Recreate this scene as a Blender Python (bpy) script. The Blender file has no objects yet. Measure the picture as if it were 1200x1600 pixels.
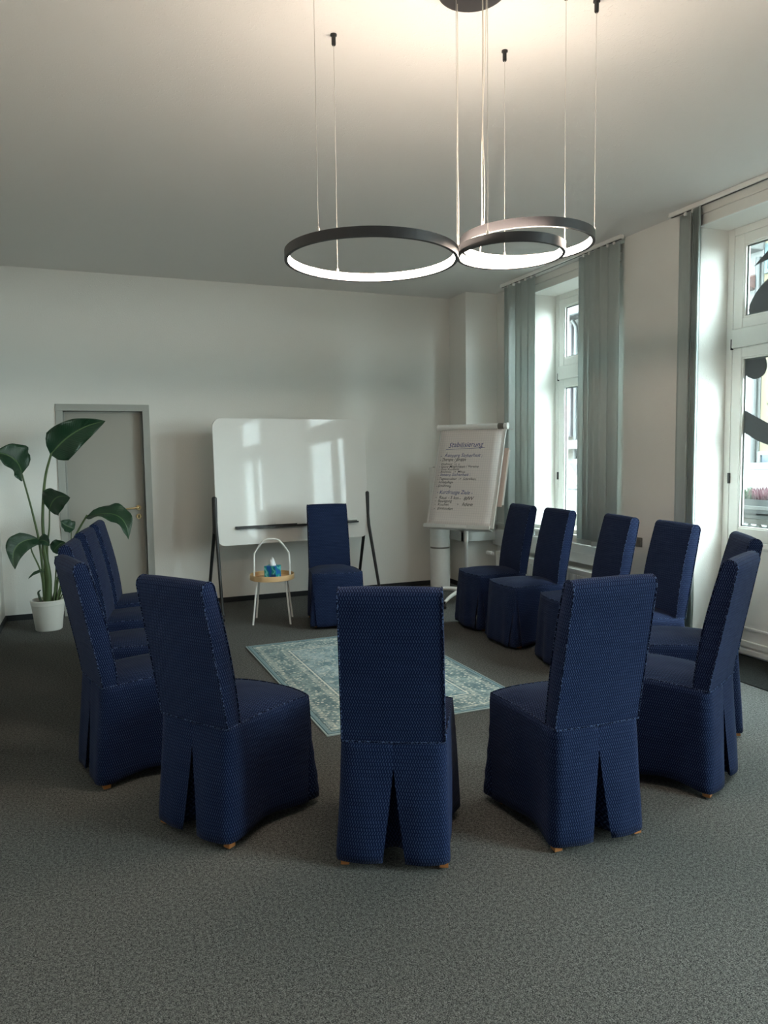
import bpy, bmesh, math, random
from mathutils import Vector, Matrix, noise

# ------------------------------------------------------------------ camera
SC = bpy.context.scene
COL = SC.collection
PI = math.pi
def setup_camera():
    yaw, pitch, roll = .3801588, .0799596, -.0128383
    cy, sy, cp, sp = math.cos(yaw), math.sin(yaw), math.cos(pitch), math.sin(pitch)
    f = Vector((sy*cp, cy*cp, -sp)); r = Vector((cy, -sy, 0)); u = r.cross(f)
    cr, sr = math.cos(roll), math.sin(roll)
    r, u = cr*r + sr*u, -sr*r + cr*u
    cam = bpy.data.cameras.new('camera')
    cam.sensor_fit = 'VERTICAL'; cam.sensor_height = 36.0
    cam.lens = 1139.2/1600*36.0
    cam.clip_start = .05; cam.clip_end = 300
    o = bpy.data.objects.new('camera', cam); COL.objects.link(o)
    o.matrix_world = Matrix(((r.x, u.x, -f.x, 0), (r.y, u.y, -f.y, 0), (r.z, u.z, -f.z, 1.55), (0, 0, 0, 1)))
    SC.camera = o
setup_camera()

# ------------------------------------------------------------------ world, exposure
WORLD_STRENGTH = 15.5
LED_STRENGTH = 55.0
SC.view_settings.view_transform = 'Standard'
SC.view_settings.look = 'None'
SC.view_settings.gamma = 1.0
SC.view_settings.use_curve_mapping = False
SC.view_settings.exposure = 1.2
w = bpy.data.worlds.new('overcast_sky'); SC.world = w
w.use_nodes = True
bg = w.node_tree.nodes['Background']
bg.inputs['Color'].default_value = (.84, .97, 1.0, 1)
bg.inputs['Strength'].default_value = WORLD_STRENGTH

def portal(name, x, y, z, sy_, sz_):
    l = bpy.data.lights.new(name, 'AREA'); l.shape = 'RECTANGLE'; l.size = sz_; l.size_y = sy_
    l.cycles.is_portal = True
    o = bpy.data.objects.new(name, l); COL.objects.link(o)
    o.location = (x, y, z); o.rotation_euler = (0, PI/2, 0)     # -Z looks along -X, into the room
# ------------------------------------------------------------------ helpers
def link(o, parent=None):
    COL.objects.link(o)
    if parent is not None: o.parent = parent
    return o
def obj(name, mesh, mat=None, parent=None, loc=None, rot=None):
    if mat is not None and not mesh.materials: mesh.materials.append(mat)
    o = bpy.data.objects.new(name, mesh)
    if loc is not None: o.location = loc
    if rot is not None: o.rotation_euler = rot
    return link(o, parent)
def thing(name, label, cat, loc=(0, 0, 0), rz=0, group=None):
    o = bpy.data.objects.new(name, None); COL.objects.link(o)
    o.empty_display_size = .1
    o.location = loc; o.rotation_euler = (0, 0, rz)
    o['label'] = label; o['category'] = cat
    if group: o['group'] = group
    return o
def tag(o, label, cat, group=None):
    o['label'] = label; o['category'] = cat
    if group: o['group'] = group
    return o
def struct(o):
    o['kind'] = 'structure'; return o
def mesh_of(name, v, f, uv=None, smooth=False, sharp=None):
    m = bpy.data.meshes.new(name); m.from_pydata([tuple(p) for p in v], [], f)
    if uv:
        l = m.uv_layers.new(name='UVMap')
        for p in m.polygons:
            for li, vi in zip(p.loop_indices, p.vertices): l.data[li].uv = uv[vi]
    if smooth:
        for p in m.polygons: p.use_smooth = True
        if sharp: m.set_sharp_from_angle(angle=math.radians(sharp))
    m.update(); return m
class MB:
    """collects shapes into one mesh"""
    def __init__(s): s.v = []; s.f = []
    def add(s, v, f):
        o = len(s.v); s.v += [tuple(p) for p in v]; s.f += [[i+o for i in q] for q in f]; return s
    def box(s, a, b, bev=0):
        x0, y0, z0 = (min(a[i], b[i]) for i in range(3)); x1, y1, z1 = (max(a[i], b[i]) for i in range(3))
        if bev <= 0:
            v = [(x0,y0,z0),(x1,y0,z0),(x1,y1,z0),(x0,y1,z0),(x0,y0,z1),(x1,y0,z1),(x1,y1,z1),(x0,y1,z1)]
            return s.add(v, [(0,3,2,1),(4,5,6,7),(0,1,5,4),(1,2,6,5),(2,3,7,6),(3,0,4,7)])
        bm = bmesh.new(); bmesh.ops.create_cube(bm, size=1)
        for q in bm.verts: q.co = ((x0+x1)/2+q.co.x*(x1-x0), (y0+y1)/2+q.co.y*(y1-y0), (z0+z1)/2+q.co.z*(z1-z0))
        bmesh.ops.bevel(bm, geom=bm.edges[:], offset=min(bev, .49*min(x1-x0, y1-y0, z1-z0)), segments=2, profile=.5, affect='EDGES')
        return s.bm(bm)
    def bm(s, bm, M=None):
        bm.verts.index_update()
        v = [(M @ q.co if M else q.co.copy()) for q in bm.verts]; f = [[q.index for q in p.verts] for p in bm.faces]
        bm.free(); return s.add(v, f)
    def tube(s, pts, r, n=8, closed=False, cap=True):
        pts = [Vector(p) for p in pts]; N = len(pts)
        rs = r if isinstance(r, (list, tuple)) else [r]*N
        v = []; f = []; prev = None
        for i, p in enumerate(pts):
            a = pts[(i-1) % N] if (closed or i > 0) else p; b = pts[(i+1) % N] if (closed or i < N-1) else p
            t = (b-a).normalized()
            if prev is None:
                q = t.cross(Vector((0, 0, 1)))
                if q.length < 1e-3: q = t.cross(Vector((1, 0, 0)))
                q.normalize()
            else:
                q = prev - t*prev.dot(t)
                q = q.normalized() if q.length > 1e-6 else t.orthogonal().normalized()
            prev = q; b2 = t.cross(q)
            for k in range(n):
                an = 2*PI*k/n; v.append(p + (q*math.cos(an)+b2*math.sin(an))*rs[i])
        m = N if closed else N-1
        for i in range(m):
            for k in range(n):
                i2 = (i+1) % N
                f.append((i*n+k, i2*n+k, i2*n+(k+1) % n, i*n+(k+1) % n))
        if cap and not closed:
            f.append(tuple(range(n))); f.append(tuple((N-1)*n+k for k in reversed(range(n))))
        return s.add(v, f)
    def lathe(s, prof, n=32, c=(0, 0), cap0=True, cap1=True):
        v = []; f = []
        for r, z in prof:
            for k in range(n): v.append((c[0]+r*math.cos(2*PI*k/n), c[1]+r*math.sin(2*PI*k/n), z))
        for i in range(len(prof)-1):
            for k in range(n): f.append((i*n+k, i*n+(k+1) % n, (i+1)*n+(k+1) % n, (i+1)*n+k))
        if cap0: f.append(tuple(reversed(range(n))))
        if cap1: f.append(tuple((len(prof)-1)*n+k for k in range(n)))
        return s.add(v, f)
    def prism(s, poly, ax, d0, d1):
        """poly: 2D points; ax: axis of extrusion 0,1,2"""
        def P(p, d):
            return {0: (d, p[0], p[1]), 1: (p[0], d, p[1]), 2: (p[0], p[1], d)}[ax]
        n = len(poly); v = [P(p, d0) for p in poly]+[P(p, d1) for p in poly]
        f = [tuple(range(n)), tuple(reversed(range(n, 2*n)))]+[(i, i+n, (i+1) % n+n, (i+1) % n) for i in range(n)]
        bm = bmesh.new(); vs = [bm.verts.new(p) for p in v]
        for q in f: bm.faces.new([vs[i] for i in q])
        bmesh.ops.recalc_face_normals(bm, faces=bm.faces[:])
        return s.bm(bm)
    def mesh(s, name, smooth=None):
        return mesh_of(name, s.v, s.f, smooth=smooth is not None, sharp=smooth)
    def build(s, name, mat, parent=None, smooth=None, loc=None, rot=None):
        return obj(name, s.mesh(name, smooth), mat, parent, loc, rot)
def arc(c, r, a0, a1, n):
    return [(c[0]+r*math.cos(a0+(a1-a0)*i/n), c[1]+r*math.sin(a0+(a1-a0)*i/n)) for i in range(n+1)]
def spline(pts, n=8):
    """Catmull-Rom through points"""
    P = [Vector(p) for p in pts]; out = []
    for i in range(len(P)-1):
        a = P[i-1] if i else P[i]*2-P[i+1]; b, c = P[i], P[i+1]; d = P[i+2] if i+2 < len(P) else P[i+1]*2-P[i]
        for k in range(n):
            t = k/n
            out.append(.5*((2*b)+(-a+c)*t+(2*a-5*b+4*c-d)*t*t+(-a+3*b-3*c+d)*t**3))
    out.append(P[-1]); return out

# ------------------------------------------------------------------ materials
class NT:
    def __init__(s, name):
        s.m = bpy.data.materials.new(name); s.m.use_nodes = True; s.t = s.m.node_tree
        s.b = s.t.nodes['Principled BSDF']; s.out = s.t.nodes['Material Output']
    def n(s, typ, **kw):
        q = s.t.nodes.new(typ)
        for k, val in kw.items():
            setattr(q, k, val)
        return q
    def set(s, sock, val):
        if isinstance(val, bpy.types.NodeSocket): s.t.links.new(val, sock)
        else: sock.default_value = val
    def math(s, op, a, b=0.0, c=0.0, clamp=False):
        q = s.n('ShaderNodeMath', operation=op); q.use_clamp = clamp
        s.set(q.inputs[0], a); s.set(q.inputs[1], b)
        if len(q.inputs) > 2: s.set(q.inputs[2], c)
        return q.outputs[0]
    def step(s, x, a, b):
        q = s.n('ShaderNodeMapRange', interpolation_type='SMOOTHSTEP')
        s.set(q.inputs[0], x); q.inputs[1].default_value = a; q.inputs[2].default_value = b
        return q.outputs[0]
    def mix(s, f, a, b):
        q = s.n('ShaderNodeMix', data_type='RGBA'); s.set(q.inputs[0], f)
        s.set(q.inputs[6], a if isinstance(a, bpy.types.NodeSocket) else (*a, 1)); s.set(q.inputs[7], b if isinstance(b, bpy.types.NodeSocket) else (*b, 1))
        return q.outputs[2]
    def coord(s, which='Object', scale=(1, 1, 1)):
        c = s.n('ShaderNodeTexCoord'); mp = s.n('ShaderNodeMapping'); mp.inputs['Scale'].default_value = scale
        s.t.links.new(c.outputs[which], mp.inputs['Vector']); return mp.outputs[0]
    def noise(s, vec, scale, detail=2, rough=.5):
        q = s.n('ShaderNodeTexNoise'); s.t.links.new(vec, q.inputs['Vector'])
        q.inputs['Scale'].default_value = scale; q.inputs['Detail'].default_value = detail; q.inputs['Roughness'].default_value = rough
        return q.outputs[0]
    def bump(s, h, strength=.3, dist=.002, normal=None):
        q = s.n('ShaderNodeBump'); q.inputs['Strength'].default_value = strength; q.inputs['Distance'].default_value = dist
        s.t.links.new(h, q.inputs['Height'])
        if normal is not None: s.t.links.new(normal, q.inputs['Normal'])
        return q.outputs[0]
    def done(s, color=None, rough=.6, normal=None, metal=0, spec=None, sheen=None):
        if color is not None: s.set(s.b.inputs['Base Color'], color if isinstance(color, bpy.types.NodeSocket) else (*color, 1))
        s.set(s.b.inputs['Roughness'], rough); s.b.inputs['Metallic'].default_value = metal
        if spec is not None: s.b.inputs['Specular IOR Level'].default_value = spec
        if sheen: s.b.inputs['Sheen Weight'].default_value = sheen
        if normal is not None: s.t.links.new(normal, s.b.inputs['Normal'])
        return s.m
def plain(name, col, rough=.5, metal=0, spec=None, vary=.06, vscale=30, bump=0, bscale=200):
    t = NT(name); v = t.coord()
    nz = t.noise(v, vscale, 3)
    c = t.mix(nz, tuple(max(0, k*(1-vary)) for k in col), tuple(min(1, k*(1+vary)) for k in col))
    nm = t.bump(t.noise(v, bscale, 2), bump, .001) if bump else None
    return t.done(c, rough, nm, metal, spec)
def sr(r, g, b):
    f = lambda c: (c/255/12.92) if c/255 <= .04045 else ((c/255+.055)/1.055)**2.4
    return (f(r), f(g), f(b))

def mat_wall(name, col):
    t = NT(name); v = t.coord()
    h = t.math('ADD', t.noise(v, 170, 3, .6), t.math('MULTIPLY', t.step(t.noise(v, 75, 2), .58, .75), .9))
    c = t.mix(t.noise(v, 1.3, 2), tuple(k*.985 for k in col), col)
    return t.done(c, .9, t.bump(h, .35, .0025), spec=.15)
def mat_carpet(name, dark, light, k=1.0):
    t = NT(name); v = t.coord(); vs = t.coord(scale=(1, 1.5, 1))
    a = t.noise(vs, 210*k, 2, .6); b = t.noise(v, 85*k, 2, .5)
    f = t.math('ADD', t.math('MULTIPLY', t.step(a, .36, .66), .75), t.math('MULTIPLY', t.step(b, .35, .7), .35), clamp=True)
    c = t.mix(f, dark, light)
    c = t.mix(t.math('MULTIPLY', t.step(t.noise(v, 260*k, 1), .66, .74), .5), c, tuple(x*2.2 for x in light))
    return t.done(c, .95, t.bump(f, .9, .004), spec=.1)
def mat_fabric(name, base, thread):
    t = NT(name); uvn = t.n('ShaderNodeTexCoord'); sp = t.n('ShaderNodeSeparateXYZ'); t.t.links.new(uvn.outputs['UV'], sp.inputs[0])
    u, v = sp.outputs[0], sp.outputs[1]
    a = t.math('DIVIDE', v, .0135); row = t.math('FLOOR', a); par = t.math('MODULO', t.math('ABSOLUTE', row), 2)
    fu = t.math('FRACT', t.math('ADD', t.math('DIVIDE', u, .0098), t.math('MULTIPLY', par, .5)))
    fv = t.math('FRACT', a)
    sgn = t.math('SUBTRACT', 1, t.math('MULTIPLY', par, 2))
    s_ = t.math('SUBTRACT', t.math('SUBTRACT', fu, .5), t.math('MULTIPLY', t.math('MULTIPLY', sgn, .42), t.math('SUBTRACT', fv, .5)))
    d = t.math('ABSOLUTE', s_)
    dash = t.math('MULTIPLY', t.math('SUBTRACT', 1, t.step(d, .10, .24)), t.math('SUBTRACT', 1, t.step(t.math('ABSOLUTE', t.math('SUBTRACT', fv, .5)), .30, .5)))
    obv = t.coord(scale=(3, 3, 16))
    wr = t.noise(obv, 2.2, 2)
    fac = t.math('MULTIPLY', dash, t.math('ADD', .5, t.math('MULTIPLY', t.noise(t.coord(), 9, 2), .6)))
    c = t.mix(fac, base, thread)
    n1 = t.bump(wr, .35, .02)
    n2 = t.bump(dash, .45, .0025, n1)
    return t.done(c, .8, n2, spec=.12, sheen=.03)

M = {}
M['wall'] = mat_wall('wall_paint', (.80, .785, .745))
M['ceiling'] = mat_wall('ceiling_paint', (.78, .765, .74))
M['carpet'] = mat_carpet('carpet_pile', sr(44, 45, 45), sr(140, 140, 136))
M['mat'] = mat_carpet('doormat_pile', sr(34, 36, 36), sr(62, 64, 62), 1.4)
M['skirting'] = plain('dark_skirting', sr(34, 37, 40), .8)
M['fabric'] = mat_fabric('navy_woven_fabric', sr(8, 22, 54), sr(56, 71, 104))
def mat_piping():
    t = NT('stitched_piping'); v = t.coord()
    return t.done(t.mix(t.step(t.noise(v, 150, 1), .50, .62), sr(9, 18, 42), sr(74, 90, 122)), .8, spec=.1)
M['piping'] = mat_piping()
M['wood_leg'] = plain('leg_wood', sr(168, 108, 58), .45, vary=.15, vscale=60)
M['glide'] = plain('nickel_glide', (.75, .74, .7), .25, 1)
M['black'] = plain('black_metal', sr(28, 29, 31), .45)
M['anth'] = plain('anthracite_metal', sr(52, 50, 52), .5)
M['white'] = plain('white_plastic', (.82, .82, .80), .4)
M['white_metal'] = plain('white_lacquer', (.82, .81, .78), .35)
M['alu'] = plain('brushed_aluminium', (.72, .72, .71), .35, .7)
M['grey'] = plain('grey_plastic', sr(110, 108, 102), .5)
M['door'] = plain('grey_door_paint', sr(166, 163, 154), .55, vary=.03, vscale=3)
M['doorframe'] = plain('grey_frame_paint', sr(166, 168, 162), .5, vary=.02)
M['brass'] = plain('brass', (.85, .68, .38), .25, 1)
M['window'] = plain('window_paint', (.80, .80, .76), .4, vary=.02)
M['radiator'] = plain('radiator_enamel', (.80, .80, .76), .35, vary=.02)
M['trunk'] = plain('trunking_plastic', (.80, .80, .78), .4, vary=.02)
M['gasket'] = plain('grey_gasket', sr(96, 104, 104), .5)
M['vinyl'] = plain('grey_vinyl', sr(72, 76, 80), .6)
M['pot'] = plain('cream_pot', (.78, .77, .72), .45, vary=.02)
M['soil'] = plain('red_brown_soil', sr(70, 38, 28), .95, vary=.5, vscale=90, bump=.8, bscale=120)
M['beech'] = plain('beech_veneer', sr(214, 178, 132), .45, vary=.08, vscale=14)
M['tissue'] = plain('tissue_paper', (.88, .88, .9), .8)
M['wire'] = plain('steel_wire', (.55, .52, .48), .4, .4)
M['cable'] = plain('clear_cable', (.75, .70, .62), .35)

def mat_led():
    t = NT('led_diffuser'); t.b.inputs['Base Color'].default_value = (.9, .88, .84, 1)
    t.b.inputs['Emission Color'].default_value = (1, .83, .68, 1); t.b.inputs['Emission Strength'].default_value = LED_STRENGTH
    return t.m
M['led'] = mat_led()
def mat_board():
    t = NT('glossy_whiteboard'); v = t.coord()
    c = t.mix(t.noise(v, 2, 2), (.79, .78, .75), (.81, .80, .775))
    return t.done(c, .04, spec=.14)
M['board'] = mat_board()
def mat_paper():
    t = NT('squared_paper'); c = t.n('ShaderNodeTexCoord'); sp = t.n('ShaderNodeSeparateXYZ'); t.t.links.new(c.outputs['Object'], sp.inputs[0])
    def ln(x): return t.math('LESS_THAN', t.math('FRACT', t.math('DIVIDE', x, .025)), .10)
    g = t.math('MAXIMUM', ln(sp.outputs[0]), ln(sp.outputs[2]))
    return t.done(t.mix(t.math('MULTIPLY', g, .5), (.80, .76, .74), (.50, .47, .50)), .85, spec=.1)
M['paper'] = mat_paper()
M['backpaper'] = plain('pinkish_paper', (.72, .58, .52), .85, spec=.1)
M['ink_blue'] = plain('blue_marker_ink', sr(40, 60, 128), .7)
M['ink_black'] = plain('black_marker_ink', sr(20, 20, 28), .7)
def mat_leaf(name, a, b):
    t = NT(name); c = t.n('ShaderNodeTexCoord'); sp = t.n('ShaderNodeSeparateXYZ'); t.t.links.new(c.outputs['UV'], sp.inputs[0])
    u, v = sp.outputs[0], sp.outputs[1]          # u across -1..1, v along
    au = t.math('ABSOLUTE', u)
    rib = t.math('SUBTRACT', 1, t.step(au, .02, .06))
    vein = t.math('SINE', t.math('ADD', t.math('MULTIPLY', v, 190), t.math('MULTIPLY', au, -34)))
    col = t.mix(t.noise(t.coord(), 8, 2), a, b)
    col = t.mix(t.math('MULTIPLY', rib, .4), col, sr(120, 150, 92))
    t.b.inputs['Transmission Weight'].default_value = 0
    return t.done(col, .38, t.bump(vein, .25, .003), spec=.5)
M['leaf'] = mat_leaf('strelitzia_leaf', sr(20, 46, 30), sr(32, 68, 42))
M['leaf_dry'] = plain('dark_leaf_sheath', sr(44, 60, 38), .7, vary=.3)
def mat_stem():
    t = NT('leaf_stem'); v = t.coord(scale=(1, 1, .3))
    return t.done(t.mix(t.noise(v, 22, 3), sr(44, 68, 38), sr(84, 102, 56)), .5)
M['stem'] = mat_stem()
def mat_rug():
    t = NT('rug_print'); c = t.n('ShaderNodeTexCoord'); sp = t.n('ShaderNodeSeparateXYZ'); t.t.links.new(c.outputs['Object'], sp.inputs[0])
    x, y = sp.outputs[0], sp.outputs[1]
    dx = t.math('SUBTRACT', RUG[0]/2, t.math('ABSOLUTE', x)); dy = t.math('SUBTRACT', RUG[1]/2, t.math('ABSOLUTE', y)); d = t.math('MINIMUM', dx, dy)
    v = t.coord(); teal = sr(118, 144, 150); pale = sr(168, 186, 189); cream = sr(222, 222, 210); deep = sr(80, 104, 112)
    n0 = t.noise(v, 5, 3, .6)
    base = t.mix(t.step(n0, .35, .62), teal, pale)
    def voro(sc, feat='F1'):
        q = t.n('ShaderNodeTexVoronoi', feature=feat); q.inputs['Scale'].default_value = sc; t.t.links.new(v, q.inputs['Vector']); return q.outputs[0]
    dots = t.math('SUBTRACT', 1, t.step(voro(26), .20, .34))
    wear = t.step(t.noise(v, 11, 3, .7), .40, .60)
    field = t.mix(t.math('MULTIPLY', t.math('MULTIPLY', dots, wear), .85), base, cream)
    vinen = t.step(t.math('ABSOLUTE', t.math('SUBTRACT', t.noise(v, 17, 3, .6), .5)), .0, .035)
    field = t.mix(t.math('MULTIPLY', t.math('SUBTRACT', 1, vinen), .55), field, deep)
    vine2 = t.step(t.math('ABSOLUTE', t.math('SUBTRACT', t.noise(v, 13.0, 2, .5), .47)), .0, .03)
    field = t.mix(t.math('MULTIPLY', t.math('SUBTRACT', 1, vine2), .6), field, cream)
    # border: denser blossoms
    bd = t.math('SUBTRACT', 1, t.step(voro(34), .22, .40))
    bb = t.mix(t.step(t.noise(v, 7, 2), .4, .6), sr(116, 138, 142), sr(150, 168, 168))
    bord = t.mix(t.math('MULTIPLY', bd, .9), bb, cream)
    bord = t.mix(t.math('MULTIPLY', t.math('SUBTRACT', 1, vinen), .7), bord, deep)
    def band(a, b_): return t.math('MULTIPLY', t.math('GREATER_THAN', d, a), t.math('LESS_THAN', d, b_))
    col = t.mix(t.math('LESS_THAN', d, .285), field, bord)
    chain = t.math('MULTIPLY', t.math('MAXIMUM', band(.065, .095), band(.225, .262)), t.step(t.math('SINE', t.math('MULTIPLY', t.math('ADD', x, y), 170)), -.2, .4))
    col = t.mix(t.math('MULTIPLY', chain, .6), col, cream)
    col = t.mix(t.math('MULTIPLY', band(.278, .289), .9), col, cream)
    col = t.mix(t.math('MULTIPLY', band(.292, .298), .5), col, deep)
    col = t.mix(t.math('MULTIPLY', band(.040, .046), .8), col, deep)
    col = t.mix(t.math('LESS_THAN', d, .036), col, sr(128, 154, 160))
    col = t.mix(band(.010, .016), col, sr(56, 84, 96))
    col = t.mix(t.math('LESS_THAN', d, .010), col, sr(168, 184, 184))
    return t.done(col, .95, t.bump(t.noise(v, 420, 2), .5, .002), spec=.1)
RUG = (1.335, 2.06)
M['rug'] = mat_rug()
def mat_blind():
    t = NT('blind_fabric'); v = t.coord(scale=(1, 1, .15))
    col = t.mix(t.noise(v, 90, 2), sr(204, 212, 210), sr(214, 222, 220))
    t.set(t.b.inputs['Base Color'], col); t.b.inputs['Roughness'].default_value = .85
    tr = t.n('ShaderNodeBsdfTranslucent'); t.t.links.new(col, tr.inputs['Color'])
    mx = t.n('ShaderNodeMixShader'); mx.inputs[0].default_value = .38
    t.t.links.new(t.b.outputs[0], mx.inputs[1]); t.t.links.new(tr.outputs[0], mx.inputs[2]); t.t.links.new(mx.outputs[0], t.out.inputs['Surface'])
    return t.m
M['blind'] = mat_blind()
def mat_glass():
    t = NT('window_glass'); t.t.nodes.remove(t.b)
    tr = t.n('ShaderNodeBsdfTransparent'); tr.inputs[0].default_value = (.93, .97, .96, 1)
    gl = t.n('ShaderNodeBsdfGlossy'); gl.inputs['Roughness'].default_value = .0; gl.inputs[0].default_value = (1, 1, 1, 1)
    fr = t.n('ShaderNodeFresnel'); ge = t.n('ShaderNodeNewGeometry')
    t.set(fr.inputs[0], t.math('SUBTRACT', 1.45, t.math('MULTIPLY', ge.outputs['Backfacing'], 1.45-1/1.45)))
    mx = t.n('ShaderNodeMixShader'); t.t.links.new(fr.outputs[0], mx.inputs[0]); t.t.links.new(tr.outputs[0], mx.inputs[1]); t.t.links.new(gl.outputs[0], mx.inputs[2])
    t.t.links.new(mx.outputs[0], t.out.inputs['Surface']); return t.m
M['glass'] = mat_glass()
def mat_box():
    t = NT('tissue_box_print'); v = t.coord(scale=(1, 1, 1))
    wv = t.n('ShaderNodeTexWave', wave_type='BANDS', bands_direction='DIAGONAL'); t.t.links.new(v, wv.inputs['Vector'])
    wv.inputs['Scale'].default_value = 5.5; wv.inputs['Distortion'].default_value = 7; wv.inputs['Detail'].default_value = 1; wv.inputs['Detail Scale'].default_value = 2
    c = t.mix(t.step(wv.outputs[1], .3, .7), sr(26, 96, 178), sr(20, 150, 140))
    c = t.mix(t.step(wv.outputs[1], .90, .99), c, sr(120, 200, 210))
    c = t.mix(t.step(t.noise(v, 10, 1), .58, .7), c, sr(26, 60, 120))
    return t.done(c, .4)
M['tissue_box'] = mat_box()
def ex(r, g, b): return tuple(c*.075 for c in sr(r, g, b))     # street colours darkened to stand in for a lower outdoor exposure
M['stucco'] = plain('beige_stucco', ex(205, 192, 170), .9, vary=.1, vscale=6, bump=.5, bscale=60)
M['render_white'] = plain('white_render', ex(238, 240, 238), .9)
M['render_yellow'] = plain('yellow_render', ex(232, 216, 170), .9)
M['roof_tile'] = plain('grey_roof_tile', ex(122, 112, 108), .8, vary=.4, vscale=9)
M['red_tile'] = plain('red_roof_tile', ex(170, 100, 84), .8, vary=.3, vscale=9)
M['brick'] = plain('red_chimney_brick', ex(186, 92, 70), .85, vary=.3, vscale=12)
M['zinc'] = plain('zinc_gutter', ex(120, 128, 130), .5, .3)
M['plum'] = plain('plum_panel', ex(116, 98, 116), .7)
M['teal_paint'] = plain('teal_paint', ex(120, 170, 176), .6)
M['blue_glass'] = plain('blue_pane', ex(112, 142, 172), .15)
M['asphalt'] = plain('asphalt', ex(110, 110, 110), .9, vary=.15)
M['car_paint'] = plain('silver_teal_car_paint', ex(150, 172, 172), .2)
M['car_white'] = plain('white_car_paint', ex(225, 228, 230), .2)
M['car_glass'] = plain('dark_car_glass', ex(74, 104, 112), .08)
M['tyre'] = plain('tyre_rubber', (.03, .03, .03), .8)
M['planter'] = plain('anthracite_planter', ex(70, 84, 92), .6)
M['heather_pink'] = plain('pink_heather', ex(214, 110, 140), .8, vary=.3, vscale=40)
M['heather_green'] = plain('green_heather', ex(120, 170, 110), .8, vary=.3, vscale=40)
M['lattice'] = plain('cream_lattice', ex(214, 206, 190), .7)

# ------------------------------------------------------------------ the room
XL, XR, XN, YF, YB, H = -.823, 4.225, 4.33, -4.2, 7.71, 3.327
XO = 4.72          # outer face of the street wall
def box_struct(name, a, b, mat):
    return struct(MB().box(a, b).build(name, mat))
fl = struct(MB().box((XL-.2, YF-.2, -.2), (4.5, YB+.2, 0)).build('floor', M['carpet']))
mt_ = struct(MB().box((3.96, 1.76, -.02), (4.62, 4.232, .006), .003).build('trim_1', M['mat'])); mt_['label'] = 'dark doormat carpet in front of the glazed street door'
struct(MB().box((XL-.2, YF-.2, H), (XO, YB+.2, H+.2)).build('ceiling', M['ceiling']))
cb = struct(MB().box((XL, 1.62, H-.127), (XR, 2.12, H+.02)).build('trim_2', M['ceiling']))
cb['label'] = 'shallow plastered beam under the ceiling'
# back wall with a door opening
dm = MB()
DX0, DX1, DZ = -.235, .493, 2.0
dm.box((XL-.2, YB, -.2), (DX0, YB+.2, H)).box((DX1, YB, -.2), (XO, YB+.2, H)).box((DX0, YB, DZ), (DX1, YB+.2, H)).box((DX0, YB+.16, -.2), (DX1, YB+.2, DZ))
struct(dm.build('wall_back', M['wall']))
box_struct('wall_left', (XL-.2, YF-.2, -.2), (XL, YB, H), M['wall'])
box_struct('wall_front', (XL, YF-.2, -.2), (XO, YF, H), M['wall'])
# street wall: openings as (y0, y1, z0, z1)
W1 = (5.25, 6.60, .74, 3.18); W2 = (1.75, 4.235, -.2, 3.177); W3 = (-1.7, .5, .35, 3.177)
wr = MB()
NY0, NY1 = 5.06, 7.3                      # shallow recess around window 1
for (y0, y1, x) in ((YF, W3[0], XR), (W3[1], W2[0], XR), (W2[1], NY0, XR), (NY0, W1[0], XN), (W1[1], YB, XN)):
    wr.box((x, y0, -.2), (XO, y1, H))
wr.box((XN, W1[0], -.2), (XO, W1[1], W1[2])); wr.box((XN, W1[0], W1[3]), (XO, W1[1], H))
wr.box((XR, W2[0], W2[3]), (XO, W2[1], H))
wr.box((XR, W3[0], -.2), (XO, W3[1], W3[2])); wr.box((XR, W3[0], W3[3]), (XO, W3[1], H))
struct(wr.build('wall_right', M['wall']))
pr = struct(MB().box((3.927, 7.31, 0), (XN+.01, YB, H), .004).build('wall_pier', M['wall']))
pr['label'] = 'white plastered pier in the back corner'
# skirting
for nm, a, b in (('baseboard_back', (XL, YB-.012, 0), (DX0-.07, YB, .055)), ('baseboard_back_right', (DX1+.07, YB-.012, 0), (3.927, YB, .055)),
                 ('baseboard_left', (XL, YF, 0), (XL+.012, YB-.012, .055)), ('baseboard_pier', (3.915, 7.298, 0), (3.927, YB-.012, .055)),
                 ('baseboard_pier_front', (3.915, 7.298, 0), (XN-.012, 7.31, .055)), ('baseboard_right', (XR-.012, W2[1]+.03, 0), (XR, NY0, .055)),
                 ('baseboard_niche', (XN-.012, NY0, 0), (XN, 7.298, .055)), ('baseboard_right_front', (XR-.012, YF, 0), (XR, W2[0]-.03, .055))):
    struct(MB().box(a, b, .003).build(nm, M['skirting']))

# ---- door 1 in the back wall
d1 = bpy.data.objects.new('door_1', None); COL.objects.link(d1); d1.location = (0, YB, 0); d1['kind'] = 'structure'
d1['label'] = 'grey flush door with brass lever handle in a grey steel frame'
F_ = .066
fr = MB()
fr.box((DX0-F_, -.014, 0), (DX0, .10, DZ), .003).box((DX1, -.014, 0), (DX1+F_, .10, DZ), .003).box((DX0-F_, -.014, DZ), (DX1+F_, .10, DZ+F_), .003)
fr.box((DX0-.002, .075, 0), (DX0+.014, .135, DZ)).box((DX1-.014, .075, 0), (DX1+.002, .135, DZ)).box((DX0, .075, DZ-.014), (DX1, .135, DZ+.002))
fr.build('door_frame', M['doorframe'], d1)
MB().box((DX0+.003, .095, .006), (DX1-.003, .135, DZ-.004), .002).build('door_leaf', M['door'], d1)
hx = DX1-.065
hn = MB(); bm = bmesh.new(); bmesh.ops.create_cone(bm, segments=20, radius1=.026, radius2=.026, depth=.012, cap_ends=True)
hn.bm(bm, Matrix.Translation((hx, .089, 1.035)) @ Matrix.Rotation(PI/2, 4, 'X'))
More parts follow.
